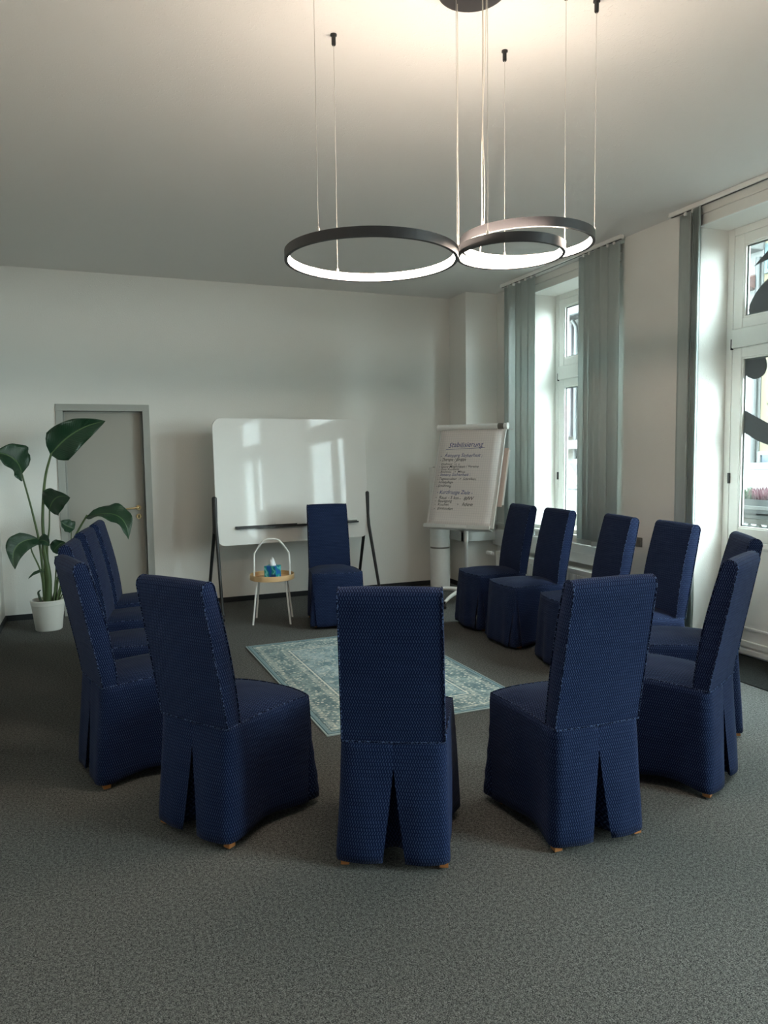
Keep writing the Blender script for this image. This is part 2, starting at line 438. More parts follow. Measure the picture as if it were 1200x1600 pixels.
hn.tube(spline([(hx, .085, 1.035), (hx, .045, 1.035), (hx-.03, .036, 1.034), (hx-.125, .036, 1.026)], 5), .009, 10)
hn.build('door_handle', M['brass'], d1, 40)
ky = MB(); bm = bmesh.new(); bmesh.ops.create_cone(bm, segments=20, radius1=.026, radius2=.026, depth=.010, cap_ends=True)
ky.bm(bm, Matrix.Translation((hx, .090, .945)) @ Matrix.Rotation(PI/2, 4, 'X'))
ky.build('keyhole_rosette', M['brass'], d1, 40)
MB().box((hx-.005, .083, .932), (hx+.005, .086, .958), .002).build('key_slot', M['black'], d1)

# ---- glazed openings in the street wall
def ring_frame(mb, x0, x1, y0, y1, z0, z1, wl, wt, wb, bev=.004):
    mb.box((x0, y0, z0), (x1, y0+wl, z1), bev).box((x0, y1-wl, z0), (x1, y1, z1), bev)
    mb.box((x0, y0+wl, z1-wt), (x1, y1-wl, z1), bev).box((x0, y0+wl, z0), (x1, y1-wl, z0+wb), bev)
def glazed(name, op, X, label, z_transom, z_low, door=False, decal=False):
    y0, y1, z0, z1 = op; zb = 0 if door else z0
    root = bpy.data.objects.new(name, None); COL.objects.link(root); root.location = (X, 0, 0); root['kind'] = 'structure'; root['label'] = label
    f = MB(); ring_frame(f, 0, .09, y0, y1, zb, z1, .055, .055, .05); f.build('outer_frame', M['window'], root)
    MB().box((-.012, y0+.055, z_transom[0]), (.085, y1-.055, z_transom[1]), .006).build('transom', M['window'], root)
    mid = (y0+y1)/2
    MB().box((-.004, mid-.045, zb+.05), (.08, mid+.045, z_transom[0]), .006).build('mullion', M['window'], root)
    def sash(a, b, lo, hi, nm):
        s_ = MB(); ring_frame(s_, .004, .07, a, b, lo, hi, .085, .075, .10 if nm == 'casement' else .075, .006)
        so = s_.build(nm, M['window'], root)
        b_ = MB(); ring_frame(b_, .012, .03, a+.085, b-.085, lo+(.10 if nm == 'casement' else .075), hi-.075, .012, .012, .012, .002)
        b_.build('glazing_bead', M['window'], so)
        g2 = MB(); ring_frame(g2, .028, .034, a+.0955, b-.0955, lo+(.11 if nm == 'casement' else .085), hi-.0855, .012, .012, .012, 0)
        g2.build('gasket', M['gasket'], so)
        MB().box((.034, a+.09, lo+.09), (.040, b-.09, hi-.08)).build('pane', M['glass'], so)
        return so
    up = sash(y0+.055, y1-.055, z_transom[1], z1-.055, 'toplight')
    lo1 = sash(mid, y1-.055, z_low, z_transom[0], 'casement'); sash(y0+.055, mid, z_low, z_transom[0], 'casement')
    for z in (z_transom[0]+.03, (z_low+z_transom[0])/2-.25):
        MB().box((-.012, y1-.066, z-.04), (.004, y1-.05, z+.04), .003).build('hinge', M['black'], root)
    if door:
        for a, b in ((mid, y1-.055), (y0+.055, mid)):
            p = MB(); p.box((.004, a, .05), (.07, b, z_low), .004)
            p = p.build('door_panel', M['window'], root)
            q = MB(); ring_frame(q, -.008, .01, a+.06, b-.06, .20, z_low-.03, .022, .022, .022, .006); q.build('panel_moulding', M['window'], p)
        MB().box((-.025, y0+.01, .02), (.01, y1-.01, .062), .006).box((-.018, y0+.01, .075), (.01, y1-.01, .118), .005).build('weather_bar', M['window'], root)
    return root, up, lo1
XW1, XW2 = 4.62, 4.50
r1, _, _ = glazed('window_1', W1, XW1, 'tall white casement window between bunched blinds beside the pier', (2.30, 2.44), .78)
r2, up2, lo2 = glazed('door_2', W2, XW2, 'white glazed street door with grey vinyl swirls and a solid lower panel', (2.30, 2.44), .86, True)
r3, _, _ = glazed('fill_window', W3, XW2, 'tall white casement window out of view, added for fill daylight', (2.30, 2.44), .39)  # unseen opening, added to let fill daylight into the room
for X, o in ((XO+.02, W1), (XO+.02, W2), (XO+.02, W3)):
    portal('daylight_portal', X, (o[0]+o[1])/2, (max(o[2], 0)+o[3])/2, o[1]-o[0], o[3]-max(o[2], 0))
# vinyl swirls on the street door
def swirl(poly, parent):
    poly = spline([(a, b, 0) for a, b in poly]+[(*poly[0], 0)], 5)[:-1]
    MB().prism([(p.x, p.y) for p in poly], 0, .0305, .0335).build('vinyl_swirl', M['vinyl'], parent)
swirl([(4.030,2.872),(3.955,2.925),(3.86,2.99),(3.74,3.045),(3.62,3.07),(3.70,3.0),(3.80,2.93),(3.91,2.895),(3.97,2.885)], up2)
swirl([(3.62,2.81),(3.75,2.805),(3.872,2.771),(3.957,2.725),(4.025,2.655),(4.065,2.575),(4.043,2.512),(3.969,2.462),(3.85,2.47),(3.86,2.50),(3.892,2.545),(3.888,2.596),(3.858,2.645),(3.80,2.69),(3.72,2.72),(3.62,2.73)], up2)
swirl([(4.078,2.295),(4.02,2.296),(3.951,2.251),(3.906,2.195),(3.894,2.139),(3.919,2.083),(3.984,2.058),(4.04,2.073),(4.078,2.104),(4.082,2.2)], lo2)
swirl([(3.893,1.878),(3.82,1.86),(3.72,1.79),(3.62,1.70),(3.70,1.735),(3.80,1.80),(3.85,1.835)], lo2)
swirl([(4.084,1.842),(4.02,1.808),(3.952,1.774),(3.837,1.718),(3.72,1.69),(3.6,1.70),(3.6,1.58),(3.70,1.55),(3.832,1.567),(3.964,1.612),(4.03,1.648),(4.084,1.692)], lo2)

# reveal trims and lintel boards
def lintel(nm, y0, y1, x, z0, z1, lab):
    m = MB(); zm = z0+(z1-z0)*.52
    m.box((x-.022, y0, z0), (x+.01, y1, zm), .005).box((x-.034, y0, zm), (x+.01, y1, z1), .006)
    o = struct(m.build(nm, M['window'])); o['label'] = lab
lintel('trim_3', W2[0]-.03, W2[1]+.03, XR, W2[3], H-.002, 'stepped white lintel board over the street door')
lintel('trim_4', W1[0]-.03, W1[1]+.05, XN, W1[3], H-.002, 'stepped white lintel board over the corner window')
o = struct(MB().box((XR-.014, W2[1], 0), (XR+.01, W2[1]+.028, W2[3]), .004).build('trim_5', M['window'])); o['label'] = 'narrow white casing on the edge of the door reveal'
# window board and cable trunking
o = struct(MB().box((XN-.03, NY0+.01, .715), (XW1+.02, 7.29, .745), .006).box((XN+.02, W1[0], .745), (XW1, W1[1], .785), .006).build('window_1_sill', M['window']))
tk = MB(); tk.box((XN-.07, NY0+.01, .49), (XN+.002, 7.30, .67), .006).box((XN-.074, NY0+.01, .575), (XN-.06, 7.24, .59), .003)
o = struct(tk.build('trim_6', M['trunk'])); o['label'] = 'white cable trunking under the corner window'
tk = MB(); tk.box((3.857, 7.24, .545), (XN-.06, 7.315, .66), .006).box((3.857, 7.24, .545), (3.93, YB, .66), .006).box((3.84, 7.225, .655), (XN-.06, 7.315, .69), .006).box((3.84, 7.225, .655), (3.93, YB, .69), .006)
o = struct(tk.build('trim_7', M['trunk'])); o['label'] = 'white cable trunking wrapping the corner pier'
# sockets
def socket(y, z, x, lab):
    t = thing('wall_socket', lab, 'socket', (x, y, z), 0, 'sockets on the street wall')
    MB().box((-.010, -.04, -.04), (0, .04, .04), .006).build('cover_plate', M['white'], t)
    m = MB(); bm = bmesh.new(); bmesh.ops.create_cone(bm, segments=20, radius1=.021, radius2=.021, depth=.006, cap_ends=True)
    m.bm(bm, Matrix.Translation((-.011, 0, 0)) @ Matrix.Rotation(PI/2, 4, 'Y')); m.build('socket_well', M['grey'], t, 40)
socket(6.26, .60, XN-.07, 'white socket in the trunking, between the two chairs nearest the flipchart')
socket(5.30, .60, XN-.07, 'white socket in the trunking, below the end of the hanging blind')
t = thing('light_switch', 'small grey switch on the bare wall between window and street door', 'switch', (XR, 4.83, .785))
MB().box((-.012, -.04, -.04), (0, .04, .04), .005).build('cover_plate', M['grey'], t); MB().box((-.016, -.028, -.028), (-.010, .028, .028), .003).build('rocker', M['grey'], t)

# radiator
def radiator():
    y0, y1, z0, z1, x0, x1 = 5.12, 6.98, .10, .46, 4.12, 4.22
    t = thing('panel_radiator', 'white ribbed panel radiator under the corner window', 'radiator', (x0, (y0+y1)/2, 0))
    L = (y1-y0)/2
    MB().box((0, -L, z0), (.016, L, z1-.02), .004).build('front_panel', M['radiator'], t)
    n = 54
    rib0 = MB().box((-.006, -.009, z0+.03), (.004, .009, z1-.05), .003).mesh('rib')
    for i in range(n): obj('rib', rib0, M['radiator'], t, (0, -L+.03+i*(2*L-.06)/(n-1), 0))
    MB().box((.085, -L, z0), (.10, L, z1-.02), .004).build('rear_panel', M['radiator'], t)
    g = MB().box((-.004, -L-.003, z1-.022), (.10, -L+.008, z1)).box((-.004, L-.008, z1-.022), (.10, L+.003, z1)).box((-.004, -L, z1-.022), (.006, L, z1)).box((.094, -L, z1-.022), (.102, L, z1))
    for i in range(62): g.box((.004, -L+.02+i*(2*L-.04)/61-.006, z1-.012), (.096, -L+.02+i*(2*L-.04)/61+.006, z1-.006))
    g.build('top_grille', M['radiator'], t)
    for y in (-L-.001, L+.001): MB().box((.0, y-.003, z0), (.10, y+.003, z1-.01)).build('side_panel', M['radiator'], t)
    v = MB(); v.tube([(.05, L, z1-.06), (.05, L+.06, z1-.06), (.05, L+.065, .0)], .009, 8)
    v.build('supply_pipe', M['white'], t, 40)
    v = MB(); bm = bmesh.new(); bmesh.ops.create_cone(bm, segments=16, radius1=.022, radius2=.024, depth=.075, cap_ends=True)
    v.bm(bm, Matrix.Translation((-.035, L+.08, z1-.03)) @ Matrix.Rotation(PI/2, 4, 'X') @ Matrix.Rotation(.3, 4, 'Y'))
    bm = bmesh.new(); bmesh.ops.create_cone(bm, segments=16, radius1=.014, radius2=.014, depth=.05, cap_ends=True)
    v.bm(bm, Matrix.Translation((-.02, L+.03, z1-.035)) @ Matrix.Rotation(PI/2, 4, 'X'))
    v.build('thermostat_valve', M['white'], t, 40)
    for y in (-L+.25, L-.25): MB().box((.03, y-.02, 0), (.07, y+.02, z0), .003).build('foot', M['radiator'], t)
radiator()

# vertical blinds
def blind(label, y_rail, bunches, x=4.14, ztop=H, zbot=.72):
    t = thing('vertical_blind', label, 'blind', (x, (y_rail[0]+y_rail[1])/2, ztop), 0)
    oy = t.location.y; L = (y_rail[1]-y_rail[0])/2
    r = MB(); r.box((-.021, -L, -.034), (.021, L, -.001), .004); r.build('head_rail', M['white_metal'], t)
    MB().box((-.008, -L+.01, -.036), (.008, L-.01, -.0335)).build('rail_slot', M['black'], t)
    W = .127; h = ztop-.04-zbot
    def slat_mesh():
        v = []; f = []; n = 6; hh = [0, -h*.5, -h]
        for z in hh:
            for i in range(n+1):
                s_ = i/n-.5; v.append((.006*math.cos(s_*PI), s_*W, z))
        for j in range(2):
            for i in range(n): a = j*(n+1)+i; f.append((a, a+1, a+n+2, a+n+1))
        return mesh_of('slat', v, f, smooth=True)
    sm = slat_mesh()
    wm = MB().box((-.003, -W/2+.002, -h-.012), (.012, W/2-.002, -h+.03), .002).mesh('bottom_weight')
    cm = MB().box((-.006, -.012, -.012), (.006, .012, .014), .002).mesh('carrier')
    for ys, ang in bunches:
        for y, a in zip(ys, ang):
            so = obj('slat', sm, M['blind'], t, (0, y-oy, -.045), (0, 0, a))
            mod = so.modifiers.new('thickness', 'SOLIDIFY'); mod.thickness = .0012
            obj('bottom_weight', wm, M['blind'], so); obj('carrier', cm, M['white'], so)
def lin(a, b, n): return [a+(b-a)*i/(n-1) for i in range(n)]
random.seed(4)
blind('pale grey vertical blind drawn to both ends of the corner window', (4.99, 6.90),
      [(lin(6.77, 6.33, 5), [.10, .95, .12, .30, .05]), (lin(5.50, 5.09, 6), [.05, .12, .22, .95, .70, .15])])
blind('pale grey vertical blind stacked tightly beside the street door', (1.6, 4.45),
      [([4.300]+lin(4.232, 4.160, 8), [-.12]+[-.74-.02*i for i in range(8)])], zbot=.05)

# ------------------------------------------------------------------ ring lamp
def pendant():
    t = thing('pendant_lamp', 'pendant lamp of three black glowing rings hung on thin wires', 'lamp', (1.42, 2.58, H))
    ox, oy = 1.42, 2.58
    MB().lathe([(.12, -.035), (.131, -.030), (.131, 0), (.0, 0)][:3], 48).build('canopy', M['anth'], t, 40)
    rings = [((1.06, 2.751), .341, 2.305, (95, 215, -25)), ((1.592, 2.585), .215, 2.330, (215, -32)), ((1.724, 2.674), .277, 2.404, (78, -40, 199))]
    for (cx, cy), R, z, angs in rings:
        n = 96; m = MB(); T = .036; w_ = .013
        c = (cx-ox, cy-oy); zz = z-H
        prof = [(R, zz), (R, zz+T), (R-w_, zz+T), (R-w_, zz+T-.003), (R-.0035, zz+T-.003), (R-.0035, zz+.003), (R-w_, zz+.003), (R-w_, zz), (R, zz)]
        ro = m.lathe(prof, n, c, False, False).build('ring', M['anth'], t, 40)
        d = MB().lathe([(R-.005, zz+.0035), (R-w_-.002, zz+.0035), (R-w_-.004, zz+.010), (R-w_-.004, zz+T-.010), (R-w_-.002, zz+T-.0035), (R-.005, zz+T-.0035), (R-.005, zz+.0035)], n, c, False, False)
        d.build('led_strip', M['led'], ro, 60)
        for a in angs:
            x = c[0]+(R-.004)*math.cos(math.radians(a)); y = c[1]+(R-.004)*math.sin(math.radians(a))
            wo = MB().tube([(x, y, -.02), (x, y, zz+T)], .0011, 6).build('suspension_wire', M['wire'], t)
            MB().lathe([(.006, zz+T-.001), (.006, zz+T+.010), (.003, zz+T+.016)], 12, (x, y)).build('wire_clamp', M['wire'], wo)
            if math.hypot(x, y) > .12:
                MB().lathe([(.007, -.045), (.009, -.041), (.009, -.008), (.014, -.006), (.014, 0)], 16, (x, y)).build('ceiling_anchor', M['black'], t, 40)
    # power cables from the canopy
    def cable(a, b, sag):
        a = Vector(a); b = Vector(b); mids = [a.lerp(b, k)+Vector((sag*math.sin(k*PI)*math.sin(k*9), .4*sag*math.sin(k*7), 0)) for k in (.2, .4, .6, .8)]
        MB().tube(spline([a]+mids+[b], 6), .0017, 6).build('power_cable', M['cable'], t, 60)
    cable((.058, -.005, -.03), (1.573-ox, 2.797-oy, 2.366-H), .006)
    cable((.045, .0, -.03), (1.470-ox, 2.58-oy, 2.44-H), .005)
    cable((-.022, .08, -.03), (1.398-ox, 2.66-oy, 2.341-H), .002)
pendant()

# ------------------------------------------------------------------ chairs
def sst(a, b, x):
    x = min(1, max(0, (x-a)/(b-a))); return x*x*(3-2*x)
ZS = lambda y: .484+.014*sst(0, .25, y)-.003*sst(.3, .5, y)
def grid_faces(nu, nv, off=0, flip=False):
    f = []
    for j in range(nv-1):
        for i in range(nu-1):
            a = off+j*nu+i; q = (a, a+1, a+nu+1, a+nu)
            f.append(q[::-1] if flip else q)
    return f
def half_w(z): return .192-.008*(z-.484)/.59
def back_profile():
    """closed side profile as list of (y,z): front bottom -> over the top -> rear bottom"""
    cl = lambda f: .043-.105*f**1.2
    N = 14; fr_, re_ = [], []
    for i in range(N+1):
        f = i/N; z = .478+f*.562; th = .034+.005*math.sin(PI*f)
        fr_.append((cl(f)+th+.004*math.sin(PI*f), z+.018*f*.2)); re_.append((cl(f)-th, z))
    c = ((fr_[-1][0]+re_[-1][0])/2, (fr_[-1][1]+re_[-1][1])/2); r = (fr_[-1][0]-re_[-1][0])/2
    top = [(c[0]+r*math.cos(a), c[1]+r*math.sin(a)) for a in [PI*k/8 for k in range(1, 8)]]
    return fr_, top, re_[::-1]
FR, TOP, RE = back_profile()
PROF = FR+TOP+RE
def backrest_mesh():
    v = []; uv = []; f = []
    nx = 9; L = 0; prev = None
    for k, (y, z) in enumerate(PROF):
        if prev: L += math.hypot(y-prev[0], z-prev[1])
        prev = (y, z)
        front = k < len(FR); rear = k >= len(FR)+len(TOP)
        for i in range(nx):
            s_ = i/(nx-1)*2-1; x = s_*half_w(z)
            b = (1-s_*s_)*(.010 if front else -.006 if rear else 0)
            tz = (1-s_**4)*.004 if not front and not rear else 0
            v.append((x, y+b, z+tz)); uv.append((x, L))
    f += grid_faces(nx, len(PROF))
    for sgn in (-1, 1):
        off = len(v); nr = len(FR)
        rows = [(FR[i], RE[len(RE)-1-i]) for i in range(nr)]
        kk = len(TOP)//2
        rows += [(TOP[i], TOP[len(TOP)-1-i]) for i in range(kk)]+[(TOP[kk], TOP[kk])]
        nc = 5
        for a, b in rows:
            for j in range(nc):
                q = j/(nc-1); y = a[0]+(b[0]-a[0])*q; z = a[1]+(b[1]-a[1])*q
                bul = .005*math.sin(PI*q)*min(1, abs(a[0]-b[0])/.05)
                v.append((sgn*(half_w(z)+bul), y, z)); uv.append((y+.5, z))
        f += grid_faces(nc, len(rows), off, sgn > 0)
    # closing underside
    return mesh_of('backrest', v, f, uv, True, 50)
def back_piping():
    m = MB()
    for s_ in (-1, 1):
        m.tube([(s_*(half_w(z)+.001), y, z) for y, z in PROF], .0032, 6)
    m.tube([(-.192+.384*i/8, RE[-1][0]-.003-.006*(1-(i/4-1)**2), RE[-1][1]+.004) for i in range(9)], .0026, 6)
    return m.mesh('piping', 60)
def outline_top(n=1):
    """right half polyline of the seat edge, rear centre to front centre: [(x,y)]"""
    rear = [(.192*i/8, .008) for i in range(8)]
    side = [(.192+.033*t, .008+.452*t) for t in [i/16 for i in range(17)]]
    fr_ = [(.225*(1-i/10), .462+.046*(1-(1-i/10)**2.4)) for i in range(11)]
    return rear, side, fr_
def seat_mesh():
    v = []; uv = []; nx, ny = 17, 17
    for j in range(ny):
        t = j/(ny-1)
        for i in range(nx):
            s_ = i/(nx-1)*2-1
            yf = .462+.046*(1-abs(s_)**2.4); y = .05+(yf-.05)*t
            hw = .192+.033*sst(0, 1, (y-.05)/.42)
            if t > .93: hw -= .006*((t-.93)/.07)**2
            x = s_*hw
            z = ZS(y)+.030*(1-abs(s_)**3.2)*(1-abs(2*t-1.0)**3.5 if t > .5 else 1)
            v.append((x, y, z)); uv.append((x, y))
    return mesh_of('seat', v, grid_faces(nx, ny), uv, True)
def seat_piping():
    rear, side, fr_ = outline_top(); m = MB()
    right = [(x, y) for x, y in side]+fr_[1:]
    loop = [(x, y) for x, y in right]+[(-x, y) for x, y in right[::-1][1:]]
    m.tube([(x*1.004, y+.001, ZS(y)+.001) for x, y in loop], .0032, 6)
    return m.mesh('piping', 60)
def skirt_mesh(seed):
    rnd = random.Random(seed); ph = [rnd.uniform(0, 6.28) for _ in range(8)]; am = [rnd.uniform(.6, 1.3) for _ in range(4)]
    rows = 15; v = []; uv = []; f = []
    def lerp(a, b, t): return (a[0]+(b[0]-a[0])*t, a[1]+(b[1]-a[1])*t)
    def half(t, mirror):
        """rear centre -> front corner at height fraction t"""
        top = [(.194*i/8, .004) for i in range(8)]+[(.196+.031*k/20, .010+.456*k/20) for k in range(21)]
        bot = [(.208*i/8, -.026) for i in range(8)]+[(.212+.058*k/20, -.018+.515*k/20) for k in range(21)]
        out = []
        for i, (a, b) in enumerate(zip(top, bot)):
            x, y = lerp(a, b, t)
            if i >= 8:
                k = (i-8)/20
                con = -.034*am[0 if mirror else 1]*t**1.3*math.sin(PI*k)**1.2 + .007*t*math.sin(k*11+ph[0 if mirror else 1]) + .003*math.sin(k*7+t*5+ph[2])*t
                x += con
            else:
                k = i/8; y -= .010*t*math.sin(PI*k)*(1 if not mirror else .7) + .004*t*math.sin(k*8+ph[3])
            out.append(Vector((x*(-1 if mirror else 1), y, 0)))
        # round the rear corner
        out[8] = (out[7]+out[9])/2*.5+out[8]*.5
        return out
    def front(t):
        top = [(.227*(1-k/10), .464+.046*(1-abs(1-k/10)**2.4)) for k in range(21)]
        bot = [(.274*(1-k/10), .500+.034*(1-(1-k/10)**2)) for k in range(21)]
        out = []
        for i, (a, b) in enumerate(zip(top, bot)):
            x, y = lerp(a, b, t); k = i/20
            y += .009*t*math.sin(k*12+ph[4]) + .004*t*math.sin(k*25+ph[5])
            out.append(Vector((x, y, 0)))
        return out
    def resample(pl, a, b, n):
        cum = [0]
        for i in range(1, len(pl)): cum.append(cum[-1]+(pl[i]-pl[i-1]).length)
        L = cum[-1]; out = []
        for k in range(n):
            s_ = a+(L-b-a)*k/(n-1); i = 0
            while i < len(cum)-2 and cum[i+1] < s_: i += 1
            q = (s_-cum[i])/max(1e-9, cum[i+1]-cum[i]); p = pl[i].lerp(pl[i+1], q)
            tg = (pl[i+1]-pl[i]).normalized(); out.append((p, tg, s_))
        return out
    def zrow(t, y, side):
        hem = .030+.012*side+.010*math.sin(y*9+ph[6])*side
        zt = ZS(y)
        return zt+(hem-zt)*t
    hb = lambda t: .044*max(0, (t-.18)/.82)**1.1        # rear slit
    hc = lambda t: .078*max(0, (t-.06)/.94)**.9             # corner pleats
    panels = []
    panels.append((lambda t: half(t, False), hb, hc, 1)); panels.append((front, hc, hc, 1))
    panels.append((lambda t: list(reversed(half(t, True))), hc, hb, 1))
    for fn, ha, hz, _ in panels:
        n = 26; off = len(v)
        for r in range(rows):
            t = r/(rows-1); pl = fn(t); pts = resample(pl, ha(t), hz(t), n)
            line = []
            for e, (p, tg, s_) in enumerate(pts):
                line.append((p, tg, s_))
            p0, tg0, s0 = line[0]; p1, tg1, s1 = line[-1]
            nin = lambda tg: Vector((-tg.y, tg.x, 0))
            row = [(p0+nin(tg0)*.016*min(1, t*3)+tg0*.010, tg0, s0-.016)]+line+[(p1+nin(tg1)*.016*min(1, t*3)-tg1*.010, tg1, s1+.016)]
            for p, tg, s_ in row:
                k = 1 if abs(p.y-.23) < .25 and abs(p.x) > .15 else .2
                z = zrow(t, p.y, k*math.sin(PI*min(1, max(0, (p.y+.02)/.5))))
                v.append((p.x, p.y, z)); uv.append((s_, z))
        f += grid_faces(n+2, rows, off, True)
    # pleat underlays
    def underlay(fa, fb, h, cornerf, dep=.012):
        off = len(v); n = 9
        for r in range(rows):
            t = r/(rows-1); A = fa(t); B = fb(t)
            a, ta, _ = resample(A, 0, 0, 40)[int(39-min(12, 39*(h(t)+.03)/ .6))]
            b, tb, _ = resample(B, 0, 0, 40)[int(min(12, 39*(h(t)+.03)/.6))]
            na = Vector((-ta.y, ta.x, 0)); nb = Vector((-tb.y, tb.x, 0))
            a = a+na*dep*min(1, .2+t*1.5); b = b+nb*dep*min(1, .2+t*1.5); c = cornerf(t)
            for k in range(n):
                q = k/(n-1); p = a*(1-q)**2+c*2*q*(1-q)+b*q*q
                z = zrow(t, p.y, 0); v.append((p.x, p.y, z+.004*t)); uv.append((q*.12, z))
        f.extend(grid_faces(n, rows, off, True))
    underlay(lambda t: half(t, False), front, hc, lambda t: Vector((.225+.095*t, .470+.080*t, 0)), .030)
    underlay(front, lambda t: list(reversed(half(t, True))), hc, lambda t: Vector((-.225-.095*t, .470+.080*t, 0)), .030)
    underlay(lambda t: list(reversed(half(t, True))), lambda t: half(t, False), hb, lambda t: Vector((0, .035+.16*t, 0)))
    return mesh_of('skirt', v, f, uv, True, 55)
CH = dict(back=backrest_mesh(), bpipe=back_piping(), seat=seat_mesh(), spipe=seat_piping(), skirts=[skirt_mesh(s) for s in (3, 8, 15, 21)])
def leg_mesh(front, sx):
    m = MB(); a, b = (.019, .016)
    z0, z1 = .010, .45
    dy = 0 if front else .045
    dx = sx*(-.012 if front else -.026)
    v = [(-b, -b, z0), (b, -b, z0), (b, b, z0), (-b, b, z0), (dx-a, dy-a, z1), (dx+a, dy-a, z1), (dx+a, dy+a, z1), (dx-a, dy+a, z1)]
    m.add(v, [(0,3,2,1),(4,5,6,7),(0,1,5,4),(1,2,6,5),(2,3,7,6),(3,0,4,7)])
    return m.mesh('leg')
CH['leg'] = {(f, x): leg_mesh(f, x) for f in (0, 1) for x in (-1, 1)}
CH['glide'] = MB().lathe([(.013, 0), (.014, .003), (.014, .008), (.011, .011)], 14).mesh('glide', 40)
def chair(x, y, deg, label, k=0):
    t = thing('slipcovered_chair', label, 'chair', (x, y, 0), math.radians(deg), 'ring of blue slipcovered chairs')
    b = obj('backrest', CH['back'], M['fabric'], t); obj('piping', CH['bpipe'], M['piping'], b)
    s_ = obj('seat', CH['seat'], M['fabric'], t); obj('piping', CH['spipe'], M['piping'], s_)
    so = obj('skirt', CH['skirts'][k % 4], M['fabric'], t)
    md = so.modifiers.new('thickness', 'SOLIDIFY'); md.thickness = .003; md.offset = 0
    for lx, ly, fr_ in ((-.186, .006, 0), (.186, .006, 0), (-.19, .42, 1), (.19, .42, 1)):
        l = obj('leg', CH['leg'][(fr_, 1 if lx > 0 else -1)], M['wood_leg'], t, (lx, ly, 0)); obj('glide', CH['glide'], M['glide'], l)
    return t
B_ = 'blue slipcovered chair '
CHAIRS = [
 (.995, 2.43, -26.4, 'blue slipcovered chair hiding the near middle of the rug, patterned back square-on'),
 (.333, 2.955, -55, 'blue slipcovered chair beside the rug corner, on the plant side of the square-on chair'),
 (-.048, 3.73, -76, 'blue slipcovered chair in profile, foremost of the row ending at the potted plant'),
 (-.068, 4.46, -97, 'blue slipcovered chair second in the row leading to the potted plant, mostly hidden'),
 (.005, 5.15, -99, 'blue slipcovered chair third in the row leading to the potted plant, mostly hidden'),
 (.08, 5.72, -97, 'blue slipcovered chair last in its row, right beside the potted plant and grey door'),
 (2.06, 6.59, 172, 'blue slipcovered chair alone before the whiteboard, facing the room'),
 (3.53, 5.62, 86, 'blue slipcovered chair closest to the flipchart, backing onto the radiator'),
 (3.50, 5.02, 87, 'blue slipcovered chair second from the flipchart, its front corner pleat flaring'),
 (3.52, 4.30, 80, 'blue slipcovered chair third from the flipchart, its seat partly hidden behind another back'),
 (3.49, 3.715, 83, 'blue slipcovered chair against the bare wall just before the door reveal'),
 (3.285, 3.01, 57, 'blue slipcovered chair nearest the street door, only its top and hem showing'),
 (2.656, 2.468, 28, 'blue slipcovered chair whose bright lit back faces the street door, slit opened'),
 (1.80, 2.268, -2, 'blue slipcovered chair between the square-on one and the brightly lit one, angled away'),
]
for i, (x, y, d, lab) in enumerate(CHAIRS): chair(x, y, d, lab, i)

# ------------------------------------------------------------------ rug
rg = MB().box((-RUG[0]/2, -RUG[1]/2, .0), (RUG[0]/2, RUG[1]/2, .009), .003).build('patterned_rug', M['rug'], None, None, (1.785, 4.785, .0005), (0, 0, math.radians(1.2)))
tag(rg, 'worn-look pale teal and cream floral rug inside the chair ring', 'rug')

# ------------------------------------------------------------------ side table and tissue box
def side_table():
    t = thing('side_table', 'small round beech tray table with white steel handle and legs', 'table', (1.515, 6.61, 0), math.radians(-18))
    R = .205
    MB().lathe([(.0, .405), (R-.004, .405), (R, .408), (R, .452), (R-.003, .455), (R-.009, .452), (R-.011, .415), (.0, .415)], 56, cap0=False, cap1=False).build('tray', M['beech'], t, 40)
    hw = .165
    MB().tube(spline([(-hw, 0, .41), (-hw+.004, 0, .62), (-hw+.012, 0, .655)], 4)+spline([(-hw+.035, 0, .69), (-.08, 0, .755), (-.06, 0, .768), (-.03, 0, .776), (.03, 0, .776), (.06, 0, .768), (.08, 0, .755), (hw-.035, 0, .69)], 3)+spline([(hw-.012, 0, .655), (hw-.004, 0, .62), (hw, 0, .41)], 4), .0085, 10).build('handle', M['white_metal'], t, 50)
    for sx in (-1, 1):
        for sy in (-1, 1):
            l = MB().tube([(sx*.130, sy*.105, .406), (sx*.170, sy*.150, .004)], .0085, 10).build('leg', M['white_metal'], t, 50)
            MB().lathe([(.0095, 0), (.0095, .008)], 12, (sx*.170, sy*.150)).build('leg_cap', M['grey'], l)
side_table()
def tissue_box():
    t = thing('tissue_box', 'blue and teal swirled tissue box with a tissue pulled up, on the tray table', 'tissue box', (1.515, 6.585, .4155), math.radians(-40))
    w2, h = .0575, .118
    b = MB(); b.box((-w2, -w2, 0), (w2, w2, h), .0025); b.build('carton', M['tissue_box'], t)
    v = []; n = 20
    m = MB()
    for r, z in ((.024, h+.0006),):
        v = [(r*1.25*math.cos(2*PI*k/n), r*.8*math.sin(2*PI*k/n), z) for k in range(n)]; m.add(v, [tuple(range(n))])
    m.build('opening', M['white'], t)
    v = []; f = []; nu, nv = 16, 8
    for j in range(nv):
        q = j/(nv-1)
        for i in range(nu):
            a = 2*PI*i/(nu-1); r = .022*(1-.55*q)+.006*math.sin(3*a+q*2)+.004*math.sin(5*a)
            if j == nv-1: r *= .55
            z = h-.004+q*(.072+.012*math.sin(a+1))
            v.append((r*1.2*math.cos(a)-.008*q, r*.6*math.sin(a), z))
    o = obj('tissue', mesh_of('tissue', v, grid_faces(nu, nv), smooth=True), M['tissue'], t)
    md = o.modifiers.new('t', 'SOLIDIFY'); md.thickness = .001
tissue_box()

